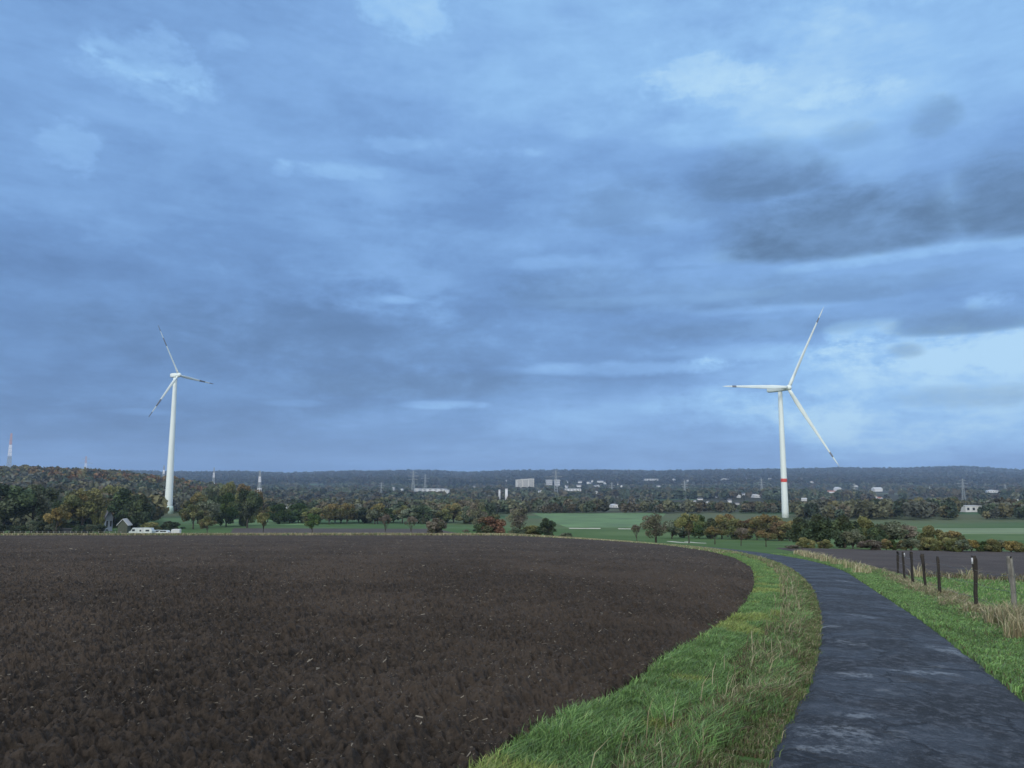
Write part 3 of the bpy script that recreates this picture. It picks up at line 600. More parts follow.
TREES = [
    (2, 262, 478, 56, 'dark_round', 'tall dark green tree at the left border behind the field'),
    (31, 270, 484, 40, 'grey_round', 'dull grey-green tree between the left border and the golden tree'),
    (47, 285, 487, 30, 'dark_tall', 'slim dark tree standing directly behind the small golden tree'),
    (56, 256, 505, 20, 'gold_round', 'small golden yellow tree in front of the left wood'),
    (82, 264, 484, 44, 'autumn_round', 'large tree mottled olive and gold beside the small yellow tree'),
    (98, 290, 492, 15, 'olive_bush', 'narrow olive tree touching the left side of the small house'),
    (121, 300, 488, 30, 'dark_tall', 'narrow dark tree rising behind the shed with the pale roof'),
    (137, 275, 490, 32, 'dark_bush', 'bushy dark tree between the shed and the left turbine'),
    (135, 310, 494, 18, 'grey_tall', 'grey-green tree between the pale-roofed shed and the left turbine tower'),
    (193, 320, 503, 24, 'olive_round', 'olive tree just right of the foot of the left turbine'),
    (171, 262, 519, 26, 'dark_bush', 'low dark shrub below the foot of the left turbine'),
    (150, 258, 521, 22, 'olive_bush', 'low olive shrub behind the white caravan'),
    (207, 252, 515, 15, 'olive_round', 'small green tree on the verge, first one right of the left turbine'),
    (263, 246, 511, 16, 'olive_spread', 'small roadside tree with a clear stem before the pale ploughed strip'),
    (312, 243, 512, 17, 'green_round', 'small round green roadside tree, third from the left turbine'),
    (385, 238, 514, 15, 'bare_spread', 'thin half bare roadside tree, left one of the pair near the brown bush'),
    (411, 226, 516, 13, 'bare_spread', 'thin half bare roadside tree just left of the brown bush'),
    (436, 168, 515, 21, 'rust_bush', 'pale brown rounded bush alone on the field edge'),
    (492, 168, 511, 32, 'red_bush', 'largest bush of the central row, reddish brown with a dark base'),
    (481, 167, 520, 18, 'dark_bush', 'dark green bush pressed against the left flank of the reddish bush'),
    (517, 166, 526, 20, 'grey_bush', 'low grey-green bush right of the reddish bush'),
    (532, 170, 524, 22, 'olive_bush', 'low olive bush in the middle of the central row'),
    (547, 168, 515, 22, 'dark_bush', 'dark green bush ending the central row on the right'),
    (566, 160, 531, 14, 'grey_bush', 'small faint shrub right of the central row'),
    (466, 200, 529, 8, 'bare_spread', 'tiny bare sapling left of the reddish bush'),
    (520, 260, 505, 26, 'bare_tall', 'leafless grey tree behind the central bushes'),
    (478, 300, 498, 20, 'bare_tall', 'tall thinly leaved tree behind the reddish bush'),
    (637, 118, 524, 14, 'bare_spread', 'leafless sapling at the left end of the roadside row right of centre'),
    (656, 125, 511, 30, 'bare_tall', 'tall thin greyish tree in front of the green field right of centre'),
    (689, 140, 511, 26, 'olive_spread', 'olive tree with a tall crown beside two pale wheel tracks'),
    (715, 125, 524, 22, 'rust_spread', 'small rusty round-crowned tree with a visible stem above the lane bend'),
    (741, 108, 527, 18, 'bare_spread', 'small half bare tree above the lane bend'),
    (766, 104, 528, 20, 'rust_spread', 'small reddish tree right above the end of the visible lane'),
    (801, 118, 513, 26, 'dark_bush', 'dark tree at the left end of the dense dark clump'),
    (822, 110, 509, 36, 'dark_bush', 'broad very dark tree in the middle of the dense clump'),
    (845, 106, 510, 34, 'dark_bush', 'very dark tree at the right end of the dense clump'),
    (862, 112, 513, 28, 'olive_bush', 'olive tree right of the dense dark clump'),
    (890, 118, 516, 36, 'grey_bush', 'wide grey-green tree behind the hedge right of the dark clump'),
    (878, 108, 521, 22, 'dark_bush', 'dark round bush in front of the wide grey-green tree'),
    (906, 125, 522, 26, 'bare_tall', 'brownish thin tree behind the hedge'),
    (853, 99, 525, 24, 'grey_bush', 'pale grey-green bush in front of the dark clump'),
    (806, 96, 536, 20, 'olive_bush', 'yellowish low bush below the dark clump, left one of two'),
    (825, 95, 538, 16, 'olive_bush', 'yellowish low bush below the dark clump, right one of two'),
    (872, 92, 538, 28, 'rust_bush', 'brownish low scrub at the foot of the grey-green bush'),
    (933, 118, 523, 28, 'olive_bush', 'olive tree above the long hedge'),
    (953, 116, 529, 24, 'autumn_bush', 'small autumn-coloured tree above the long hedge'),
    (794, 90, 544, 18, 'rust_bush', 'low brown scrub beside the lane bend'),
]
for a in TREES: tree(*a)
g = 'bushes that form the long hedge on the right'
for i, px in enumerate(range(884, 1090, 10)):
    tree(px + random.uniform(-3, 3), 93 + random.uniform(-2, 2) - .03 * (px - 880), 535.5 + random.uniform(-2, 2.5) + .02 * (px - 880) + random.uniform(-2, 3), random.uniform(15, 20), random.choice(['olive_bush', 'olive_bush', 'grey_bush', 'autumn_bush', 'gold_bush' if i in (5, 9, 13) else 'green_bush']), 'olive yellow bush in the long hedge beyond the right ploughed field', g)
g = 'autumn trees behind the green field left of the right turbine'
for i, (px, Y, top, w, p) in enumerate([(672, 275, 516, 20, 'grey_round'), (684, 290, 514, 18, 'dark_tall'), (699, 285, 513, 20, 'green_round'), (712, 282, 515, 20, 'dark_round'), (722, 280, 513, 22, 'autumn_round'), (734, 275, 516, 20, 'olive_round'), (746, 270, 516, 22, 'rust_spread'), (757, 266, 514, 20, 'autumn_round'), (768, 262, 512, 24, 'autumn_tall'), (779, 256, 518, 22, 'rust_spread'), (790, 250, 519, 22, 'autumn_round'), (776, 300, 514, 24, 'olive_round'), (728, 300, 512, 22, 'autumn_tall'), (803, 260, 514, 22, 'dark_tall')]):
    p = {'grey_round': 'grey_bush', 'dark_tall': 'dark_bush', 'dark_round': 'dark_bush', 'green_round': 'green_bush', 'olive_round': 'olive_bush', 'autumn_round': 'autumn_bush', 'rust_spread': 'rust_bush2', 'autumn_tall': 'autumn_bush'}[p]; w *= 1.15
    tree(px, Y * .82, top, w, p, 'tree in the mixed autumn row between the green field and the right turbine', g)
g = 'trees in the line across the valley left of centre'
for i in range(29):
    px = 266 + i * 7.6 + random.uniform(-3, 3)
    tree(px, 392 + random.uniform(-12, 20), 506 + random.uniform(-5, 4), random.uniform(18, 26), random.choice(['olive_bush', 'autumn_bush', 'green_bush', 'grey_bush', 'dark_bush', 'olive_round', 'grey_bush', 'autumn_bush']), 'tree in the line behind the pale ploughed strip, left of centre', g)
g = 'trees on the wooded slope behind the left turbine'
for i in range(30):
    px = -10 + i * 9 + random.uniform(-4, 4)
    if 130 < px < 194: continue
    tree(px, 360 + random.uniform(-30, 60), 489 + random.uniform(-8, 7) , random.uniform(20, 30), random.choice(['grey_bush', 'grey_tall', 'dark_bush', 'autumn_bush', 'olive_bush', 'dark_round', 'green_bush']), 'tree on the wooded slope around and behind the left turbine', g)
g = 'tall trees right of the left turbine'
for (px, top, w, p) in [(203, 482, 24, 'grey_bush'), (217, 477, 28, 'grey_bush'), (231, 478, 26, 'olive_bush'), (243, 481, 24, 'autumn_bush'), (254, 486, 22, 'rust_bush2'), (240, 495, 24, 'green_bush')]:
    tree(px, 455, top, w, p, 'tall tree in the rounded group right of the left turbine', g)
g = 'dark bushes under the left wood'
for i in range(12):
    tree(-6 + i * 9.5 + random.uniform(-2, 2), 256 + random.uniform(-2, 5), 520 + random.uniform(-3, 3), 15, random.choice(['dark_bush', 'grey_bush', 'dark_bush']), 'low dark bush under the wood at the far edge of the field', g)

# ------------------------------------------------------------------ houses
WHITE = mat('white_render', (.52, .53, .53), .8, .06, .4); CREAM = mat('cream_render', (.58, .56, .50), .8, .08, .4); GREYW = mat('grey_concrete', (.42, .43, .44), .85, .1, .3)
ROOFD = mat('dark_slate_roof', (.07, .07, .08), .7, .2, .8); ROOFR = mat('red_tile_roof', (.26, .10, .06), .8, .2, .8); ROOFG = mat('grey_sheet_roof', (.38, .39, .40), .6, .1, .4)
GLASS = mat('dark_window_glass', (.03, .035, .045), .15, .1, 1); ORANGE = mat('orange_tile_roof', (.34, .15, .07), .8, .2, .8)
def box_mesh(name, m, *boxes, bev=0):
    b = MB()
    for bx in boxes: b.box(*bx, bev=bev)
    return b.mesh(name, m)
def gable_wall(sx, sy, hw, hr): return MB().prism([(-sx / 2, -1), (sx / 2, -1), (sx / 2, hw), (0, hw + hr), (-sx / 2, hw)], -sy / 2, sy / 2)
def gable_roof(sx, sy, hw, hr, ov=.4, th=.25):
    e = sx / 2 + ov; k = hr / (sx / 2); zl = hw - ov * k + .02
    return MB().prism([(-e, zl), (0, hw + hr + .02), (e, zl), (e, zl + th), (0, hw + hr + th + .02), (-e, zl + th)], -sy / 2 - ov, sy / 2 + ov)
HOUSE_POS = []
def house(px, py, wpx, hpx, label, group=None, wm=WHITE, rm=ROOFD, rz=None, Y=None, flat=False, kind='house', wins=True):
    """py = image row of the foot"""
    if Y is None: X, Y = at(px, py)
    X, z = place(px, Y)
    wid = wpx * (1.2 if Y > 1500 else 1) / F * Y; hgt = hpx * (1.3 if Y > 1500 else 1) / F * Y; HOUSE_POS.append((X, Y, wid * .75, z, z + hgt * .15))
    o = empty(kind, (X, Y, z), label, kind.replace('_', ' '), group, rz if rz is not None else random.choice([0, math.pi / 2, .5, -.5]) + random.uniform(-.15, .15))
    dep = max(wid * .6, 7 if not flat else wid * .4); hw = hgt * (.92 if flat else .62); hr = hgt * .36
    if flat:
        link('wall', box_mesh('wall', wm, (0, 0, -1, wid, dep, hw + 1)), o); link('roof', box_mesh('roof', rm, (0, 0, hw + .01, wid + .6, dep + .6, hgt * .07)), o)
    else:
        link('wall', gable_wall(min(wid, dep * 1.2), wid, hw, hr).mesh('wall', wm), o).rotation_euler = (0, 0, 0)
        link('roof', gable_roof(min(wid, dep * 1.2), wid, hw, hr).mesh('roof', rm), o)
    if wins and wpx > 2.5:
        ns = max(1, int(hw / 3.2)); nw = max(2, int(wid / 4)); w0 = wid if flat else min(wid, dep * 1.2); d0 = dep if flat else wid
        for i in range(min(nw, 5)):
            for j in range(min(ns, 3)):
                for s in (-1, 1):
                    if flat or i < 2 or True:
                        xx = (i + .5) / min(nw, 5) * w0 - w0 / 2
                        link('window', box_mesh('window', GLASS, (xx, s * (d0 / 2), hw * (j + .45) / min(ns, 3) - .6, w0 / min(nw, 5) * .42, .12, hw / min(ns, 3) * .42)), o)
    return o
HL = 'houses on the far hillside'
for (px, py, w, h) in [(567, 483, 3, 1.8), (579.6, 483, 3.5, 1.8), (588.5, 484, 4.5, 1.8), (592.6, 482.5, 2.5, 1.8), (600, 482.5, 5, 1.7), (605, 484, 3, 1.7), (566.6, 488, 4, 2), (579, 487, 4, 2), (596.7, 487, 5, 1.7), (617, 485, 2.5, 1.7), (622, 487.5, 2.2, 2), (540, 492.5, 4, 2), (506, 482, 1.8, 1.6), (474, 488, 1.8, 1.6), (468, 493, 2.5, 2.4)]:
    house(px, py, w, h, 'tiny pale house among the trees on the far hillside right of the white tower block', HL) if px > 530 else house(px, py, w, h, 'tiny pale house on the far hillside left of the white tower block', 'far houses left of the tower block')
for (px, py, w, h) in [(658, 487, 3.5, 1.6), (674, 480.5, 3.5, 1.4), (688, 481.5, 3, 1.4), (725, 480, 7, 1.2), (746, 479.5, 3.5, 1.3), (769.5, 479.5, 3, 1.2), (738, 497.5, 5, 2.4), (744, 495.5, 4, 2.0), (737, 504.5, 3.4, 2), (715, 498, 3, 1.8), (700, 500, 5, 2), (694, 502, 3, 2), (708, 503, 3, 1.8)]:
    house(px, py, w, h, 'tiny pale house in the valley between the centre and the right turbine', 'houses in the valley left of the right turbine')
for (px, py, w, h, rm) in [(837.6, 491, 5, 3, ROOFG), (831, 493, 6, 1.8, ROOFR), (803.5, 501, 6, 3, ROOFG), (876.5, 499, 2.6, 2, ROOFR), (880, 499.5, 3, 1.8, ROOFR), (888, 515, 2.4, 3, ROOFD), (1018, 502.5, 4.5, 3, ROOFG), (992, 492.5, 12, 2, ROOFG), (812, 483, 4, 1.4, ROOFR), (856, 487, 4, 1.4, ROOFD), (897, 503, 5, 1.6, ROOFG)]:
    house(px, py, w, h, 'small pale house in the wooded valley right of the right turbine', 'houses in the valley right of the right turbine', rm=rm)
house(877, 491.5, 7, 3.2, 'white house with grey roof on the hillside right of the right turbine', rm=ROOFG, kind='house')
house(907, 514.5, 6, 5, 'white house with an orange tiled roof above the dense right-hand trees', rm=ORANGE, rz=.3)
house(970, 512, 18, 6.5, 'broad whitish hall with stepped roof among trees near the right border', wm=WHITE, rm=ROOFG, flat=True, rz=.15, kind='building')
house(755.5, 497.5, 7, 2.6, 'brightest small white house just left of the right turbine tower', rm=ROOFG, rz=.1)
house(729.6, 502.5, 3.4, 3.6, 'narrow white house, left one of the pair in the valley before the right turbine')
house(614.5, 507.5, 10, 3.4, 'white sheds with grey roofs at the wood edge above the green field', rm=ROOFG, rz=.2, kind='shed')
house(596, 493.5, 3, 2, 'pale little house below the middle of the hillside village', HL)
house(651, 480.5, 11, 1.3, 'long low pale building high on the far hillside', wm=GREYW, rm=ROOFG, flat=True, rz=0, kind='building')
house(572.8, 491, 13, 1.8, 'long pale low building right of the lattice pylon on the hillside', wm=WHITE, rm=ROOFG, flat=True, rz=0, kind='building')
house(549, 486.5, 5, 5.2, 'pale grey apartment block, left one of the two beside the white tower block', wm=GREYW, rm=ROOFG, flat=True, rz=.2, kind='building')
house(557, 487, 4.5, 5.6, 'pale grey apartment block, right one of the two beside the white tower block', wm=GREYW, rm=ROOFG, flat=True, rz=.1, kind='building')
house(432, 491.6, 23, 2.2, 'long white industrial hall in the valley left of centre', rm=ROOFG, flat=True, rz=-.12, kind='building')
house(446.5, 494, 4.5, 3.2, 'bright white block at the right end of the long industrial hall', rm=WHITE, flat=True, rz=-.1, kind='building')
house(417.5, 491.5, 5, 2.4, 'white hall left of the long industrial hall', rm=ROOFG, flat=True, kind='building')
house(401.7, 491.5, 4, 2.2, 'small white building, nearer one left of the industrial hall', rm=ROOFG)
house(393.5, 492.5, 3, 4, 'narrow pale building left of the industrial hall', wm=GREYW, rm=ROOFG, flat=True, kind='building')
house(285, 511, 7, 4, 'bright white shed in the trees behind the pale ploughed strip', rm=ROOFG, flat=True, rz=.1, kind='shed')
house(338.7, 509.5, 3, 5.5, 'narrow white gabled house in the tree line left of centre', wm=CREAM)
house(364, 507.5, 5, 3.5, 'pale roofed house in the tree line left of the brown bush', wm=CREAM, rm=ROOFG)
# the white tower block
X, Y = at(525, 490); Y = 2950; X, z, hh_ = place(525, 2950, 478.8); HOUSE_POS.append((X, Y, 48, z, z + 4))
tb = empty('apartment_block', (X, Y, z), 'white stepped high-rise apartment block on the hillside in the middle', 'building', rz=.25)
pxm = Y / F
for (cx, w, h, d) in ((-6.2 * pxm, 5.2 * pxm, hh_ * .90, 26), (-.4 * pxm, 6 * pxm, hh_ * .96, 30), (5.6 * pxm, 5.6 * pxm, hh_, 26)):
    link('wall', box_mesh('wall', CREAM, (cx, 0, -2, w, d, h + 2)), tb); link('roof', box_mesh('roof', ROOFG, (cx, 0, h + .02, w + .6, d + .6, 1.0)), tb)
    for f in range(1, 11):
        link('window_band', box_mesh('window_band', GLASS, (cx, -d / 2 - .02, f * h / 11.5 + .6, w * .86, .3, h / 11.5 * .42)), tb)
# ------------------------------------------------------------------ the far woods
OPEN = []
def wood_density(x, y):
    u = x / np.maximum(y, 1)
    d = np.zeros_like(x)
    d = np.where((y > 330) & (u < -.455), 1., d); d = np.where((y > 560) & (u >= -.455), 1., d)
    d = np.where((y > 480) & (y < 560) & (u > -.42) & (u < -.02), 1., d)
    clear = (fbm(x / 260., y / 200., 3, 80) > np.where((y < 2700) & (u > -.42), .49, .60)) & (y > 640) & (u > -.30); d = np.where(clear, .04, d)
    d = np.where((y > 440) & (y < 760) & (u > .36), 1., d)
    d = np.where((y > 410) & (y < 575) & (x > 225) & (x < 400) , np.where((y < 540) & (u < .36), 0, d), d)
    return d
def scatter(n, y0, y1, power):
    y = y0 * (y1 / y0) ** (rng.random(n) ** power); u = -.86 + 1.72 * rng.random(n); return u * y, y
def wood(name, n, y0, y1, power, quads, hgt, label, dark=1.0, hillc=True):
    x, y = scatter(n, y0, y1, power); k = rng.random(n) < wood_density(x, y); x, y = x[k], y[k]
    z = zt(x, y); h = hgt * (.6 + .7 * rng.random(len(x))) * (.75 + .5 * fbm(x / 60., y / 60., 2, 88)) * np.where((y < 1300) & (x / y > -.42), .68, 1)
    keep = np.ones(len(x), bool)
    for (hx, hy, hw, hz, zm) in HOUSE_POS:     # nothing stands right before a house's front
        ux = x / y; keep &= ~((np.abs(ux - hx / hy) < hw / hy) & (y < hy + 3) & (y > hy * .40) & (z + h > zm * y / hy))
        keep &= np.hypot(x - hx, y - hy) > hw * .9
    for (tx, ty) in TPOS: keep &= np.hypot(x - tx, y - ty) > 14
    x, y, z, h = x[keep], y[keep], z[keep], h[keep]; n = len(x)
    c1 = fbm(x / 220., y / 330., 3, 99); c2 = rng.random(n)
    P_ = np.array([(.055, .075, .050), (.075, .095, .062), (.095, .10, .062), (.088, .078, .055), (.078, .085, .068), (.045, .062, .042), (.10, .095, .052), (.070, .095, .055)]) * dark
    ci = np.clip((c1 * 9.5 - 1.6 + (c2 - .5) * 4.2), 0, 7.99).astype(int); col = P_[ci] * (.75 + .55 * rng.random(n))[:, None]
    hill_ = (x / y < -.36) & (y > 950) & (y < 1700); rust = np.array([(.12, .085, .04), (.10, .095, .045), (.13, .075, .035), (.07, .075, .035)])[rng.integers(0, 4, n)]; col = np.where((hill_ & (rng.random(n) < .65))[:, None], rust, col)
    r = h * .42; d = rng.normal(size=(n, quads, 3)); d /= np.linalg.norm(d, axis=2)[..., None]; d *= rng.random((n, quads, 1)) ** .3
    p = np.stack([x, y, z + h * .56], -1)[:, None] + d * np.stack([r, r, h * .42], -1)[:, None]
    a = rng.normal(size=(n, quads, 3)); a /= np.linalg.norm(a, axis=2)[..., None]; b = np.cross(a, rng.normal(size=(n, quads, 3))); b /= np.linalg.norm(b, axis=2)[..., None] + 1e-9
    s = (h * (1.15 / math.sqrt(quads)))[:, None, None] * (.6 + .7 * rng.random((n, quads, 1)))
    Q = np.stack([p - a * s - b * s * .6, p + a * s * .6 - b * s, p + a * s + b * s * .7, p - a * s * .7 + b * s], 2).reshape(-1, 3)
    cc = np.repeat(col, quads, 0) * rng.uniform(.75, 1.3, (n * quads, 1)); cc = np.repeat(cc, 4, 0)
    link(name, raw_mesh(name, Q, np.arange(len(Q)).reshape(-1, 4), WOODM, False, None, {'col': ('POINT', cc)}), kind='stuff', label=label)
WOODM = attr_mat('far_foliage', 1.0, .0, .05)
LX, LZ = place(168.5, 560); RX, RZ = place(784, 480)
TPOS = [(LX, 560), (RX, 480)]
HOUSE_POS.append((LX, 560, 9, LZ, LZ + 3)); HOUSE_POS.append((RX, 480, 6, RZ, RZ + 3))
for cpx in (506.5, 499.5): HOUSE_POS.append((place(cpx, 1350)[0], 1350, 5, place(cpx, 1350)[1], place(cpx, 1350)[1] + 4))
wood('woodland', 6000, 335, 780, .85, 150, 12, 'mixed autumn trees across the near valley')
wood('woodland', 5200, 760, 1400, .95, 80, 13, 'grey-green woodland further down the valley')
wood('woodland', 16000, 1400, 3000, .95, 26, 14, 'brown and green woodland filling the valley floor', .80)
wood('woodland', 36000, 3000, 6700, 1.0, 11, 16, 'blue-grey forest covering the far ridge', .40)

# ------------------------------------------------------------------ wind turbines
TW = mat('white_turbine_paint', (.57, .63, .61), .45, .03, .15); TRED = mat('red_turbine_band', (.48, .05, .04), .5, .05, .3); TGREY = mat('grey_turbine_tip', (.13, .14, .16), .5, .08, .3)
TGREEN = mat('green_tower_foot', (.45, .58, .50), .5, .05, .3)
def blade_part(R, r0, r1, cone, steps=14, root=.018, chord=.050):
    """a piece of a blade from r0 to r1 (fractions of R), along +Z, rotor axis +Y toward the rear"""
    rings = []
    for i in range(steps + 1):
        q = r0 + (r1 - r0) * i / steps
        if q < .06: c = root * 2; th = root * 2
        else:
            s = min(1, (q - .06) / .14); s = s * s * (3 - 2 * s); ch = chord * (1 - .80 * max(0, q - .2) / .8) ** 1.0
            c = (root * 2) * (1 - s) + ch * s; th = (root * 2) * (1 - s) + ch * .22 * s
            if q > .97: c *= max(.15, (1 - q) / .03); th *= max(.3, (1 - q) / .03)
        tw = R_(18) * (1 - q) ** 2 + R_(8); ring = []
        for k in range(12):
            a = 2 * math.pi * k / 12; u = math.cos(a) * c / 2 + c * .12; v = math.sin(a) * th / 2
            X = u * math.cos(tw) - v * math.sin(tw); Yv = u * math.sin(tw) + v * math.cos(tw)
            ring.append((X * R, (Yv - math.tan(cone) * q - .02 * q * q) * R, q * R))
        rings.append(ring)
    return MB().loft(rings)
def turbine(px, Y, hubpx, hubpy, r_bot, r_top, psi, tilt, cone, R, phase, label, band=None, blade_marks=(), foot=False, nac=(14, 3.6, 4.0), off=1.4):
    X, z = place(px, Y); a = (hubpx - 512) / F; q = (384 - hubpy) / F
    o = empty('wind_turbine', (X, Y, z), label, 'wind turbine')
    yd = math.cos(TH) - q * math.sin(TH); hz = Y * (math.sin(TH) + q * math.cos(TH)) / yd
    H = hz - z - 1.2
    # tower as a lathe, split at the red band
    def tower(z0, z1, m, name, grow=0.0, label=None):
        rings = []
        for i in range(17):
            t = z0 + (z1 - z0) * i / 16; f = t / H; rr = r_bot + (r_top - r_bot) * (max(f, 0) ** .85) + grow
            rings.append([(rr * math.cos(2 * math.pi * k / 40), rr * math.sin(2 * math.pi * k / 40), t) for k in range(40)])
        return link(name, MB().loft(rings).mesh(name, m, True), o)
    if band:
        b0, b1 = band; tower(-1.5, H - 1.2, TW, 'tower'); tower(b0, b1, TRED, 'warning_band', .08)
    else: tower(-1.5, H - 1.2, TW, 'tower')
    if foot:
        rings = [[(rr * math.cos(2 * math.pi * k / 40), rr * math.sin(2 * math.pi * k / 40), zz) for k in range(40)] for zz, rr in ((-1.5, r_bot + .7), (4.2, r_bot + .5), (5.4, r_bot + .05))]
        link('foot_ring', MB().loft(rings).mesh('foot_ring', TGREEN, True), o)
    # nacelle frame: local -Y points to the rotor side
    yaw = psi                                              # rotor faces (sin psi, -cos psi)
    fr = empty('nacelle_frame', (0, 0, 0), '', ''); bpy.data.objects.remove(fr)
    L, wn, hn = nac
    rings = []
    for t, s in ((-.36, .80), (-.30, .93), (0, 1), (.3, .98), (.6, .9), (.66, .7)):
        ring = []
        for k in range(20):
            an = 2 * math.pi * k / 20; cx, cz = math.cos(an), math.sin(an); e = .55
            ring.append((math.copysign(abs(cx) ** e, cx) * wn / 2 * s, t * L, math.copysign(abs(cz) ** e, cz) * hn / 2 * s))
        rings.append(ring)
    nc = link('nacelle', MB().loft(rings).mesh('nacelle', TW, True), o); nc.location = (0, 0, H + .6); nc.rotation_euler = (-tilt * .0, 0, yaw)
    rotd = -.36 * L - off
    hub = link('hub', MB().loft([[(rr * math.cos(2 * math.pi * k / 24), yy_, rr * math.sin(2 * math.pi * k / 24)) for k in range(24)] for yy_, rr in ((1.3, 1.5), (.4, 1.75), (-.8, 1.6), (-1.7, 1.0), (-2.1, .25))]).mesh('hub', TW, True), o)
    n = Vector((math.sin(psi), -math.cos(psi), 0)); hub.location = Vector((0, 0, H + .6)) + n * (-rotd)
    hub.rotation_euler = (-tilt, 0, yaw)
    from mathutils import Matrix
    base = Matrix.Rotation(yaw, 3, 'Z') @ Matrix.Rotation(-tilt, 3, 'X')
    for kk in range(3):
        ang = phase + kk * 2 * math.pi / 3
        M = base @ Matrix.Rotation(ang, 3, 'Y')
        bl = link('blade', blade_part(R, .015, 1.0, cone).mesh('blade', TW, True), o); bl.location = hub.location; bl.rotation_euler = M.to_euler()
        for (a0, a1, mm, nm) in blade_marks:
            g = blade_part(R, a0, a1, cone, 6)
            for v in g.b.verts:     # a painted band: a hair proud of the blade
                pass
            me = g.mesh(nm, mm, True)
            c = np.zeros(len(me.vertices) * 3); me.vertices.foreach_get('co', c); c = c.reshape(-1, 3)
            nv = 12
            for s in range(0, len(c), nv):
                ctr = c[s:s + nv].mean(0); c[s:s + nv] = ctr + (c[s:s + nv] - ctr) * 1.10
            me.vertices.foreach_set('co', c.ravel()); me.update(); link(nm, me, bl)
    return o
turbine(168, 560, 175, 374.5, 2.9, 1.3, R_(67), R_(0), R_(-7), 39, R_(-27), 'left white wind turbine with grey banded blade tips, rising from the wood', None, ((.58, .74, TGREY, 'tip_band'), (.87, .99, TGREY, 'tip_band')), True, (6.2, 3.3, 3.3), 1.0)
turbine(785.5, 480, 789, 388, 2.1, 1.3, R_(26), R_(1), R_(6), 59, R_(27), 'white wind turbine on the right with a red ring low on its tower', (21.8, 23.9), ((.80, .86, TGREY, 'tip_band'),), False, (15.5, 3.4, 3.2), 1.4)
# ------------------------------------------------------------------ pylons, masts and chimneys far away
STEEL = mat('galvanised_steel', (.30, .33, .34), .5, .05, .5); SWHITE = mat('mast_white_paint', (.78, .78, .80), .5, .05, .5); SRED = mat('mast_red_paint', (.50, .33, .32), .6, .05, .5)
def lattice(z0, z1, w0, w1, n, r):
    m = MB(); P = lambda i: [(sx * (w0 + (w1 - w0) * i / n) / 2, sy * (w0 + (w1 - w0) * i / n) / 2, z0 + (z1 - z0) * i / n) for sx, sy in ((-1, -1), (1, -1), (1, 1), (-1, 1))]
    for i in range(n):
        a, b = P(i), P(i + 1)
        for k in range(4): m.tube([a[k], b[k]], r, 4); m.tube([a[k], b[(k + 1) % 4]], r * .7, 4); m.tube([a[(k + 1) % 4], b[k]], r * .7, 4)
    return m
def pylon(px, Y, top, label, group=None, arms=True, w=None, r=.22, bands=False):
    X, z, h = place(px, Y, top); o = empty('pylon', (X, Y, z - 1), label, 'pylon', group, rz=random.uniform(-.4, .4)); w = w or h * .13; r = r * (.85 if bands else .6)
    nseg = 5 if bands else 1
    for i in range(nseg):
        z0, z1 = h * i / nseg, h * (i + 1) / nseg; f = lambda q: w * (1 - .8 * q / h)
        m = lattice(z0, z1, f(z0), f(z1), 3 if bands else 11, r); r_ = r
        link('mast_section' if bands else 'mast', m.mesh('mast', (SWHITE if i in (1, 3) else SRED if (i in (0, 4) and h > 80) else STEEL) if bands else STEEL), o)
    if arms:
        for q, s in ((.66, .17), (.79, .21), (.91, .13)):
            m = MB(); L = h * s
            for sg in (-1, 1): m.tube([(0, 0, h * q), (sg * L, 0, h * q + .2)], r * 1.1, 4); m.tube([(0, 0, h * (q + .05)), (sg * L, 0, h * q + .4)], r * .8, 4)
            link('crossarm', m.mesh('crossarm', STEEL), o)
    return o
pylon(7, 2300, 433, 'tall red and white lattice mast above the wooded hill at the left border', r=.7, bands=True, arms=False, w=13)
pylon(84, 2600, 456, 'faint red and white lattice mast above the ridge left of the left turbine', r=.32, bands=True, w=12)
pylon(163, 1500, 465, 'whitish lattice mast just left of the left turbine tower', r=.32, bands=True, arms=False, w=5)
pylon(213, 1500, 467, 'short striped mast above the rounded tree group', r=.32, bands=True, arms=False, w=5)
pylon(259, 1300, 470, 'white and grey striped mast right of the rounded tree group', r=.4, bands=True, arms=False, w=6)
pylon(413, 1700, 470, 'tall grey lattice pylon above the industrial hall', r=.35)
pylon(425, 2000, 474, 'shorter grey lattice pylon behind the industrial hall', r=.28)
pylon(556, 1500, 470, 'grey lattice pylon in front of the hillside village', r=.32)
pylon(381, 1600, 482, 'faint grey pylon left of the industrial hall', r=.25)
pylon(685, 1500, 480, 'grey lattice pylon in the valley between centre and right turbine', r=.3)
pylon(612, 1700, 482, 'faint lattice pylon right of the hillside village', r=.25)
pylon(762, 1700, 478, 'grey lattice pylon close to the left side of the right turbine', r=.28)
pylon(855, 1600, 483, 'faint lattice pylon right of the right turbine', r=.28)
pylon(964, 1300, 478, 'thin grey lattice pylon above the whitish hall near the right border', r=.22)
pylon(930, 2000, 486, 'faint lattice pylon left of the whitish hall', r=.25)
pylon(1006, 1900, 484, 'faint lattice pylon at the right border', r=.25)
for px, top, r, lb in ((506.5, 488.5, 2.3, 'pale tall chimney, right and brighter one of the two below the tower block'), (499.5, 489.5, 1.7, 'pale chimney, left and duller one of the two below the tower block')):
    X, z, h = place(px, 1350, top); o = empty('chimney', (X, 1350, z - 1), lb, 'chimney')
    link('shaft', MB().tube([(0, 0, 0), (0, 0, h * .5), (0, 0, h)], [r * 1.3, r * 1.1, r], 16).mesh('shaft', WHITE if r > 2 else GREYW, True), o); link('rim', MB().tube([(0, 0, h + .01), (0, 0, h + 1.0)], r * 1.15, 16).mesh('rim', GREYW, True), o)
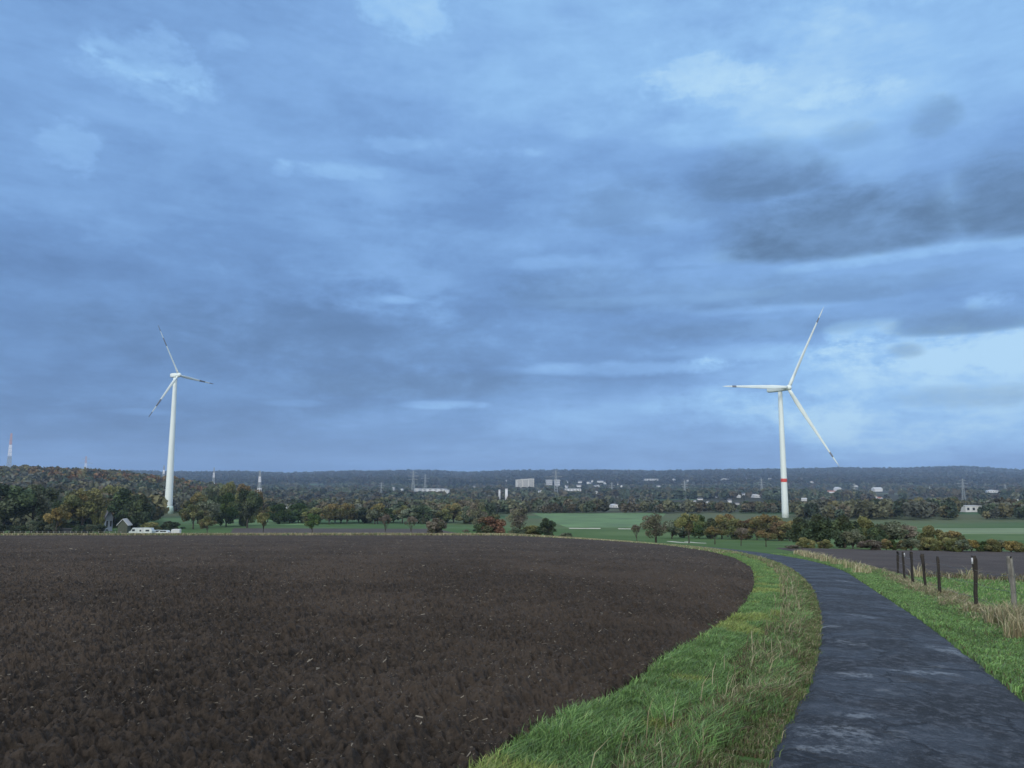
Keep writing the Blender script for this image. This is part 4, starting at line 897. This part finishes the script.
# ------------------------------------------------------------------ the little farm at the left
house(107, 528, 7, 21, 'small house with a steep dark roof and a pale bluish gable between the left trees', Y=300, wm=mat('pale_blue_render', (.30, .35, .43), .8, .05, .5), rm=ROOFD, rz=.85, wins=True)
house(124, 530, 9, 14, 'low shed with a pale roof between the small house and the white vehicles', Y=268, wm=mat('dark_boards', (.06, .07, .05), .9, .2, 2), rm=ROOFG, rz=.1, kind='shed', wins=False)
house(62, 531, 40, 6, 'long dark low shelter under the golden tree', Y=262, wm=mat('black_boards', (.018, .022, .028), .9, .2, 2), rm=mat('dark_sheet_roof', (.05, .055, .06), .7, .2, 1), flat=True, rz=0.0, kind='shelter', wins=False)
TYRE = mat('rubber', (.03, .03, .03), .8, .1, 5); CARW = mat('white_car_paint', (.46, .50, .49), .3, .02, 1); LAMP = mat('tail_lamp_red', (.4, .03, .02), .3, .02, 1)
def car(px, Y, label, prof, rz, wid=1.8, wins=()):
    X, z = place(px, Y); o = empty('car' if wid < 2 else 'caravan', (X, Y, z + .02), label, 'car' if wid < 2 else 'caravan', rz=rz)
    link('body', MB().prism(prof, -wid / 2, wid / 2).mesh('body', CARW), o)
    for (x0, x1, z0, z1) in wins:
        for s in (-1, 1): link('window', box_mesh('window', GLASS, ((x0 + x1) / 2, s * (wid / 2), z0, x1 - x0, .04, z1 - z0)), o)
    xs = [p[0] for p in prof]; a, b = min(xs), max(xs)
    for cx in ((a + .8, b - .8) if wid < 2 else (0.0, .8)):
        for s in (-1, 1): link('wheel', MB().tube([(cx, s * (wid / 2 - .12), .32), (cx, s * (wid / 2 + .04), .32)], .32, 16).mesh('wheel', TYRE), o)
    if wid < 2:
        for s in (-1, 1): link('tail_lamp', box_mesh('tail_lamp', LAMP, (b, s * .65, .75, .06, .22, .2)), o)
    else: link('drawbar', MB().tube([(a, 0, .4), (a - 1.2, 0, .4)], .06, 6).mesh('drawbar', STEEL), o); link('door', box_mesh('door', GREYW, (-.7, -wid / 2 - .01, .5, .65, .04, 1.75)), o)
    return o
CARP = [(-2.1, .35), (2.1, .35), (2.15, .95), (1.9, 1.0), (1.45, 1.5), (-.5, 1.52), (-1.15, 1.02), (-2.0, .85)]
VANP = [(-2.6, .4), (2.7, .4), (2.7, 2.2), (-1.6, 2.25), (-2.1, 1.35), (-2.6, 1.15)]
CVP = [(-2.0, .5), (2.0, .5), (2.1, 1.3), (1.8, 2.2), (-1.6, 2.25), (-2.05, 1.4)]
car(146, 240, 'long white caravan parked at the far field edge left of the left turbine', CVP, 0.05, 2.1, ((-1.6, -1.1, 1.2, 1.75), (.2, 1.3, 1.2, 1.75)))
car(138, 241, 'white van parked left of the long caravan', VANP, .4, 1.95, ((-1.7, -.9, 1.3, 1.9),))
car(155.5, 243, 'white car between the long caravan and the lone white car', CARP, .9, 1.8, ((-.4, .5, 1.02, 1.4), (.6, 1.4, 1.02, 1.4)))
car(163, 240, 'white car with dark windows, nearest the left turbine', CARP, -.1, 1.8, ((-.5, .4, 1.02, 1.42), (.5, 1.4, 1.02, 1.42)))
X, z = place(176, 240); ct = empty('water_tank', (X, 240, z), 'white square water tank in a cage, rightmost of the white things by the field', 'tank', rz=.1)
link('container', box_mesh('container', WHITE, (0, 0, .16, 2.5, 1.8, 1.7), bev=.12), ct); link('pallet', box_mesh('pallet', BARK, (0, 0, 0, 2.6, 1.9, .14)), ct); link('lid', MB().tube([(0, 0, 1.86), (0, 0, 1.95)], .3, 16).mesh('lid', GREYW), ct)
cg = MB()
for i in range(9):
    for s in (-1, 1): cg.tube([(-1.2 + i * .3, s * .93, .15), (-1.2 + i * .3, s * .93, 1.87)], .018, 4)
link('cage', cg.mesh('cage', STEEL), ct)
# paddock fence in front of the wood
WOODP = mat('weathered_wood', (.16, .15, .13), .9, .3, 8, .3); DARKP = mat('dark_wet_post_wood', (.020, .016, .012), .85, .35, 9, .5); GREYP = mat('silver_grey_post_wood', (.15, .145, .125), .85, .3, 9, .4)
WIRE = mat('fence_wire', (.10, .10, .10), .5, .1, 5, 0, .6)
o = empty('paddock_fence', (place(70, 246)[0], 246, place(70, 246)[1]), 'low pale post and rail fence in front of the left wood', 'fence'); bx, bz = o.location.x, o.location.z
pm = box_mesh('post', mat('pale_post_wood', (.22, .23, .21), .9, .15, 6), (0, 0, -.3, .12, .12, 1.5)); prev = None
for i in range(24):
    px = -8 + i * 5.6; X, z = place(px, 246); q = link('post', pm, o); q.location = (X - bx, 0, z - bz)
    if prev is not None:
        m = MB()
        for hh in (.5, 1.0): m.tube([(prev[0], 0, prev[1] + hh), (X - bx, 0, z - bz + hh)], .03, 5)
        link('rail', m.mesh('rail', WOODP), o)
    prev = (X - bx, z - bz)
# ------------------------------------------------------------------ the wire fence beside the lane
fo = empty('wire_fence', (posts[5][0], posts[5][1], float(zt(*posts[5]))), 'wire fence with dark wooden posts beside the lane on the right', 'fence'); B0 = Vector(fo.location)
def post_mesh(h, r, mt, seed):
    rg = random.Random(seed); m = MB(); n = 10; rings = []
    for i, t in enumerate((-.3, 0, .35, .7, .93, 1.0)):
        rr = r * (1.05 - .12 * max(t, 0)) * (1 if t < 1 else .78); ring = []
        for k in range(n):
            a = 2 * math.pi * k / n; e = 1 + rg.uniform(-.09, .09); ring.append((rr * e * math.cos(a) + .01 * i * rg.uniform(-1, 1), rr * e * math.sin(a), h * t + (rg.uniform(-.02, .02) if t == 1 else 0)))
        rings.append(ring)
    return m.loft(rings).mesh('post', mt, True)
PH = [(17.3, 35.3, 1.12, .042, DARKP, .02), (15.9, 31.9, 1.18, .044, DARKP, -.02), (14.4, 28.3, 1.25, .046, DARKP, .01), (13.75, 26.2, 1.25, .046, DARKP, .03), (12.9, 23.8, 1.22, .044, DARKP, 0.0), (11.5, 19.6, 1.36, .046, DARKP, .02), (10.55, 16.6, 1.42, .042, GREYP, -.008), (9.75, 13.6, 1.3, .046, DARKP, .02), (8.9, 10.6, 1.3, .046, DARKP, 0)]
PINS = []
for i, (X, Y, h, r, mt, ln) in enumerate(PH):
    z = float(zt(X, Y)); p = link('post', post_mesh(h, r, mt, i), fo, label=('silver-grey weathered post' if mt is GREYP else None)); p.location = Vector((X, Y, z)) - B0; p.rotation_euler = (ln, ln * 1.3, i * 1.1)
    PINS.append((X, Y, z))
    if i in (1, 5): link('insulator', MB().tube([(-.03, -.06, h * .86), (-.03, -.06, h * .97)], [.02, .022], 8).mesh('insulator', GREYW, True), p)
for hh in (.35, .7, 1.02):
    m = MB()
    for a, b in zip(PINS, PINS[1:]):
        A = Vector(a) + Vector((0, 0, hh)) - B0; Bv = Vector(b) + Vector((0, 0, hh)) - B0; mid = (A + Bv) / 2 - Vector((0, 0, .04)); m.tube([A, mid, Bv], .0045, 4)
    link('wire', m.mesh('wire', WIRE), fo)
for (X, Y, h, lb) in ((20.6, 32.6, 1.15, 'single thin pale post standing in the pasture at the right border'),):
    z = float(zt(X, Y)); o = link('stake', post_mesh(h, .045, GREYP, 33), label=lb, category='stake'); o.location = (X, Y, z)
# ------------------------------------------------------------------ air: haze between here and the far ridge
hz = MB().box(0, 4500, -90, 28600, 9300, 330).mesh('haze', None)
hm = bpy.data.materials.new('haze_air'); hm.use_nodes = True; hm.node_tree.nodes.clear(); t = NT(hm.node_tree)
pv = t.new('ShaderNodeVolumePrincipled'); pv.inputs['Color'].default_value = (.52, .72, 1.0, 1); pv.inputs['Density'].default_value = 8.5e-5; pv.inputs['Anisotropy'].default_value = 0.1
out = t.new('ShaderNodeOutputMaterial'); t.l.new(pv.outputs[0], out.inputs['Volume']); hz.materials.append(hm)
link('haze', hz, kind='stuff', label='thin blue haze over the valley')

# ------------------------------------------------------------------ labels inside the rows: say which one
ORD = ['leftmost', 'second', 'third', 'fourth', 'fifth', 'sixth', 'seventh', 'eighth', 'ninth', 'tenth', 'eleventh', 'twelfth', 'thirteenth', 'fourteenth', 'fifteenth', 'sixteenth', 'seventeenth', 'eighteenth', 'nineteenth', 'twentieth'] + ['twenty-' + w for w in ('first', 'second', 'third', 'fourth', 'fifth', 'sixth', 'seventh', 'eighth', 'ninth')] + ['thirtieth']
HUE = {'dark': 'dark green', 'green': 'green', 'grey': 'grey-green', 'olive': 'olive', 'autumn': 'brownish green', 'rust': 'brownish', 'gold': 'yellowish', 'bare': 'greyish', 'red': 'reddish'}
rows = {}
for o in bpy.data.objects:
    if o.parent is None and o.get('group'): rows.setdefault(o['group'], []).append(o)
for gname, obs in rows.items():
    obs.sort(key=lambda o: o.location.x / (o.location.y * math.cos(TH) + o.location.z * math.sin(TH)))
    for i, o in enumerate(obs):
        ch = [c for c in bpy.data.objects if c.parent == o and c.data and c.data.name.startswith('crown_')]
        hue = HUE.get(ch[0].data.name.split('_')[1], '') + ' ' if ch else ''
        pos = ORD[i] + ('' if i == 0 else ' from left') if i < len(obs) - 1 else 'rightmost'
        o['label'] = hue + pos + ' of the ' + SHORT.get(gname, gname)
